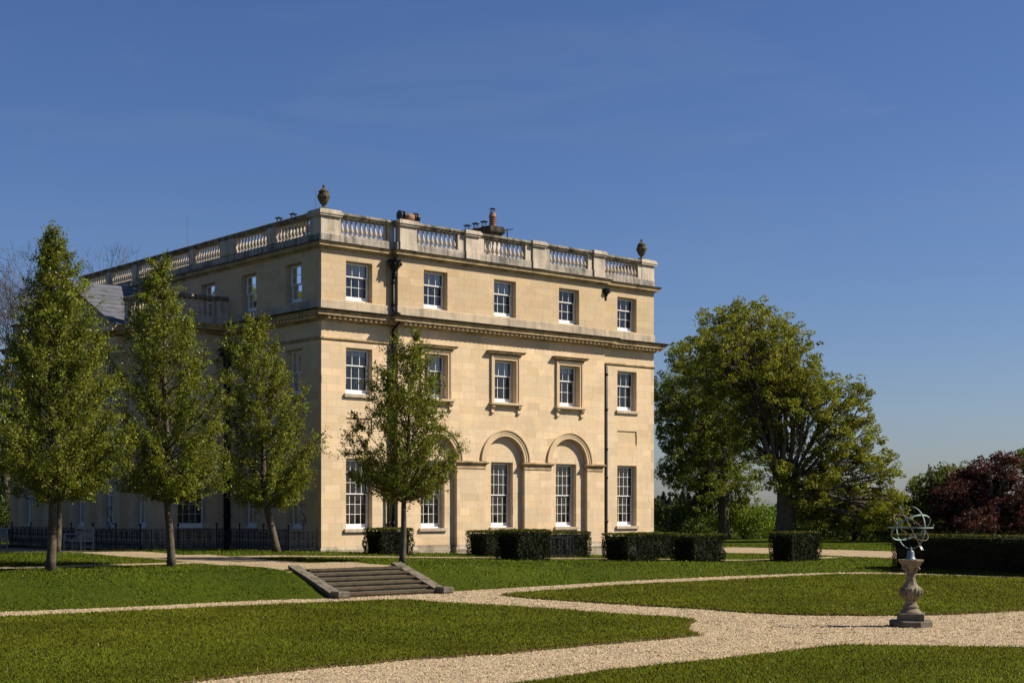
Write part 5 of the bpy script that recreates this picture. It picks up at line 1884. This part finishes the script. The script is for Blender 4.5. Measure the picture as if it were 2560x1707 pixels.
def grass(n_low, n_bank):
    rg = np.random.default_rng(5)
    # lower lawns: density falls with distance like the eye sees it
    yy = 19.5 * (62 / 19.5) ** rg.random(n_low)
    xx = rg.uniform(-.37, .37, n_low) * yy
    P = np.stack([xx, yy], -1)
    keep = in_poly(P, LAWN_L) | in_poly(P, LAWN_R) | in_poly(P, LAWN_F)
    P1 = P[keep]
    Z1 = np.full(len(P1), .043)
    # bank and terrace
    yy = 32 * (95 / 32) ** rg.random(n_bank)
    xx = rg.uniform(-.37, .37, n_bank) * yy
    a, b = xy2ab(xx, yy)
    ok = b > foot(a) - .04
    ok &= ~((a > 0) & (b > -.1) & (a < LEN + .3) & (b < 25)) & ~((a > -4.6) & (a < 1) & (b > 5.8)) & ~((a > -1.3) & (a < 1) & (b > .15))
    ok &= ~((a > -8.95) & (a < -4.85) & (b > -14.6) & (b < -11.9))
    for (s0, s1, t0, t1) in STRIPS:
        ok &= ~((a > s0) & (a < s1) & (b > t0) & (b < t1))
    ok &= ~in_poly(np.stack([xx, yy], -1), dr)
    ok &= ~in_poly(np.stack([xx, yy], -1), GRAVEL_LOW)
    P2 = np.stack([xx, yy], -1)[ok]
    Z2 = terr(a[ok], b[ok])
    for nm, P, Z, lab, b_ in (('grass', P1, Z1, 'short mown grass of the lower lawns', None), ('grass', P2, Z2, 'grass on the bank and the terrace', 1)):
        n = len(P)
        dist = P[:, 1]
        w = .0028 + .00036 * dist
        h = rg.gamma(5, .0048, n) * (1.0 if b_ is None else 1.3)
        h = np.clip(h, .008, .07) * (.8 + .012 * dist)
        an = rg.uniform(0, 6.28, n)
        ln = rg.uniform(0, 6.28, n)
        B = np.concatenate([P, Z[:, None]], 1)
        V = np.empty((n, 3, 3), np.float32)
        sx = np.stack([np.cos(an), np.sin(an), np.zeros(n)], -1) * w[:, None]
        V[:, 0] = B - sx
        V[:, 1] = B + sx
        V[:, 2] = B + np.stack([np.cos(ln) * h * .7, np.sin(ln) * h * .7, h], -1)
        T = tones(n, (.116, .138, .010), .16, (.15, .14, .04), .04, rg)
        if b_ is not None:
            T *= (np.array([.84, .98, 1.0])[None])
        T[rg.random(n) < .002] = (.42, .40, .26)
        patch = .9 + .16 * np.sin(P[:, 0] * .9 + np.sin(P[:, 1] * .7) * 1.5) * np.sin(P[:, 1] * .55 + P[:, 0] * .3)
        pn_ = np.sin(P[:, 0] * 2.3 + 1.7 * np.sin(P[:, 1] * 1.9)) * np.sin(P[:, 1] * 2.1 + 1.3 * np.sin(P[:, 0] * 1.3 + 2))
        T = T * (patch + .10 * pn_)[:, None]
        T[:, 0] *= 1 + .05 * np.sin(P[:, 0] * .5 + 2.0 * np.sin(P[:, 1] * .31 + 1))
        T[:, 0] *= rg.normal(1, .08, n)
        V = V.reshape(-1, 3)
        o = put(nm, np_mesh(nm, V, np.arange(n * 3).reshape(n, 3), np.repeat(T, 3, axis=0).clip(0, 1)), M['grass_blade'])
        o['kind'] = 'stuff'; o['label'] = lab
grass(620000, 420000)

def edge_grass():
    """longer grass and weeds hanging over the lawn edges, and seedlings in the gravel"""
    rg = np.random.default_rng(15)
    Ps, Zs, Hs, Ts = [], [], [], []
    for poly in (LAWN_L, LAWN_R, LAWN_F):
        A = np.array(poly); B = np.roll(A, -1, axis=0)
        vis = (A[:, 1] < 62) & (A[:, 1] > 19) & (np.abs(A[:, 0]) < .4 * A[:, 1])
        A, B = A[vis], B[vis]
        for a, b in zip(A, B):
            L = np.hypot(*(b - a))
            dens = 150 if rg.random() < .75 else 420
            m = int(L * dens * (30 / max(20, a[1])))
            if m < 1: continue
            t = rg.random((m, 1))
            Ps.append(a + (b - a) * t + rg.normal(0, .045, (m, 2)))
            Hs.append(rg.gamma(5, .0075, m).clip(.012, .10))
            Ts.append(tones(m, (.115, .118, .014), .3, (.18, .15, .05), .18, rg))
    m = 700
    y = 20.5 * (55 / 20.5) ** rg.random(m)
    c = np.stack([rg.uniform(-.36, .36, m) * y, y], -1)
    k = in_poly(c, GRAVEL_LOW) & ~in_poly(c, LAWN_L) & ~in_poly(c, LAWN_R) & ~in_poly(c, LAWN_F)
    for q in c[k]:
        m = int(rg.integers(4, 22))
        Ps.append(q + rg.normal(0, .07, (m, 2)))
        Hs.append(rg.uniform(.008, .028, m))
        Ts.append(tones(m, (.16, .15, .025), .3, None, 0, rg))
    P = np.concatenate(Ps); h = np.concatenate(Hs); T = np.concatenate(Ts)
    n = len(P)
    w = .003 + .00035 * P[:, 1]
    an = rg.uniform(0, 6.28, n); ln = rg.uniform(0, 6.28, n)
    Bs = np.concatenate([P, np.full((n, 1), .012)], 1)
    up = in_poly(P, LAWN_L) | in_poly(P, LAWN_R) | in_poly(P, LAWN_F)
    Bs[up, 2] = .044
    V = np.empty((n, 3, 3), np.float32)
    sx = np.stack([np.cos(an), np.sin(an), np.zeros(n)], -1) * w[:, None]
    V[:, 0] = Bs - sx; V[:, 1] = Bs + sx
    V[:, 2] = Bs + np.stack([np.cos(ln) * h * .8, np.sin(ln) * h * .8, h], -1)
    o = put('grass', np_mesh('grass', V.reshape(-1, 3), np.arange(n * 3).reshape(n, 3), np.repeat(T, 3, axis=0).clip(0, 1)), M['grass_blade'])
    o['kind'] = 'stuff'; o['label'] = 'ragged grass along the lawn edges and seedlings in the gravel'
edge_grass()

def pebbles(n):
    rg = np.random.default_rng(6)
    yy = 19.5 * (62 / 19.5) ** rg.random(n)
    xx = rg.uniform(-.37, .37, n) * yy
    P = np.stack([xx, yy], -1)
    k = in_poly(P, GRAVEL_LOW) & ~in_poly(P, LAWN_L) & ~in_poly(P, LAWN_R) & ~in_poly(P, LAWN_F)
    P = P[k]
    n = len(P)
    s = rg.uniform(.009, .02, n) * (.6 + P[:, 1] / 42)
    an = rg.uniform(0, 6.28, n)
    V = np.empty((n, 5, 3), np.float32)
    for q in range(4):
        rr = s * rg.uniform(.7, 1.3, n)
        V[:, q, 0] = P[:, 0] + rr * np.cos(an + q * 1.571)
        V[:, q, 1] = P[:, 1] + rr * np.sin(an + q * 1.571)
        V[:, q, 2] = .006
    V[:, 4, 0] = P[:, 0] + s * rg.uniform(-.4, .4, n)
    V[:, 4, 1] = P[:, 1] + s * rg.uniform(-.4, .4, n)
    V[:, 4, 2] = .008 + s * rg.uniform(.5, 1.1, n)
    base = np.arange(n)[:, None, None] * 5
    F = (base + np.array([[0, 1, 4], [1, 2, 4], [2, 3, 4], [3, 0, 4]])[None]).reshape(-1, 3)
    T = tones(n, (.36, .278, .178), .26, (.14, .11, .075), .18, rg)
    o = put('gravel', np_mesh('gravel', V.reshape(-1, 3), F, np.repeat(T, 5, axis=0)), M['pebble'])
    o['kind'] = 'stuff'; o['label'] = 'loose pale gravel stones on the paths'
pebbles(200000)
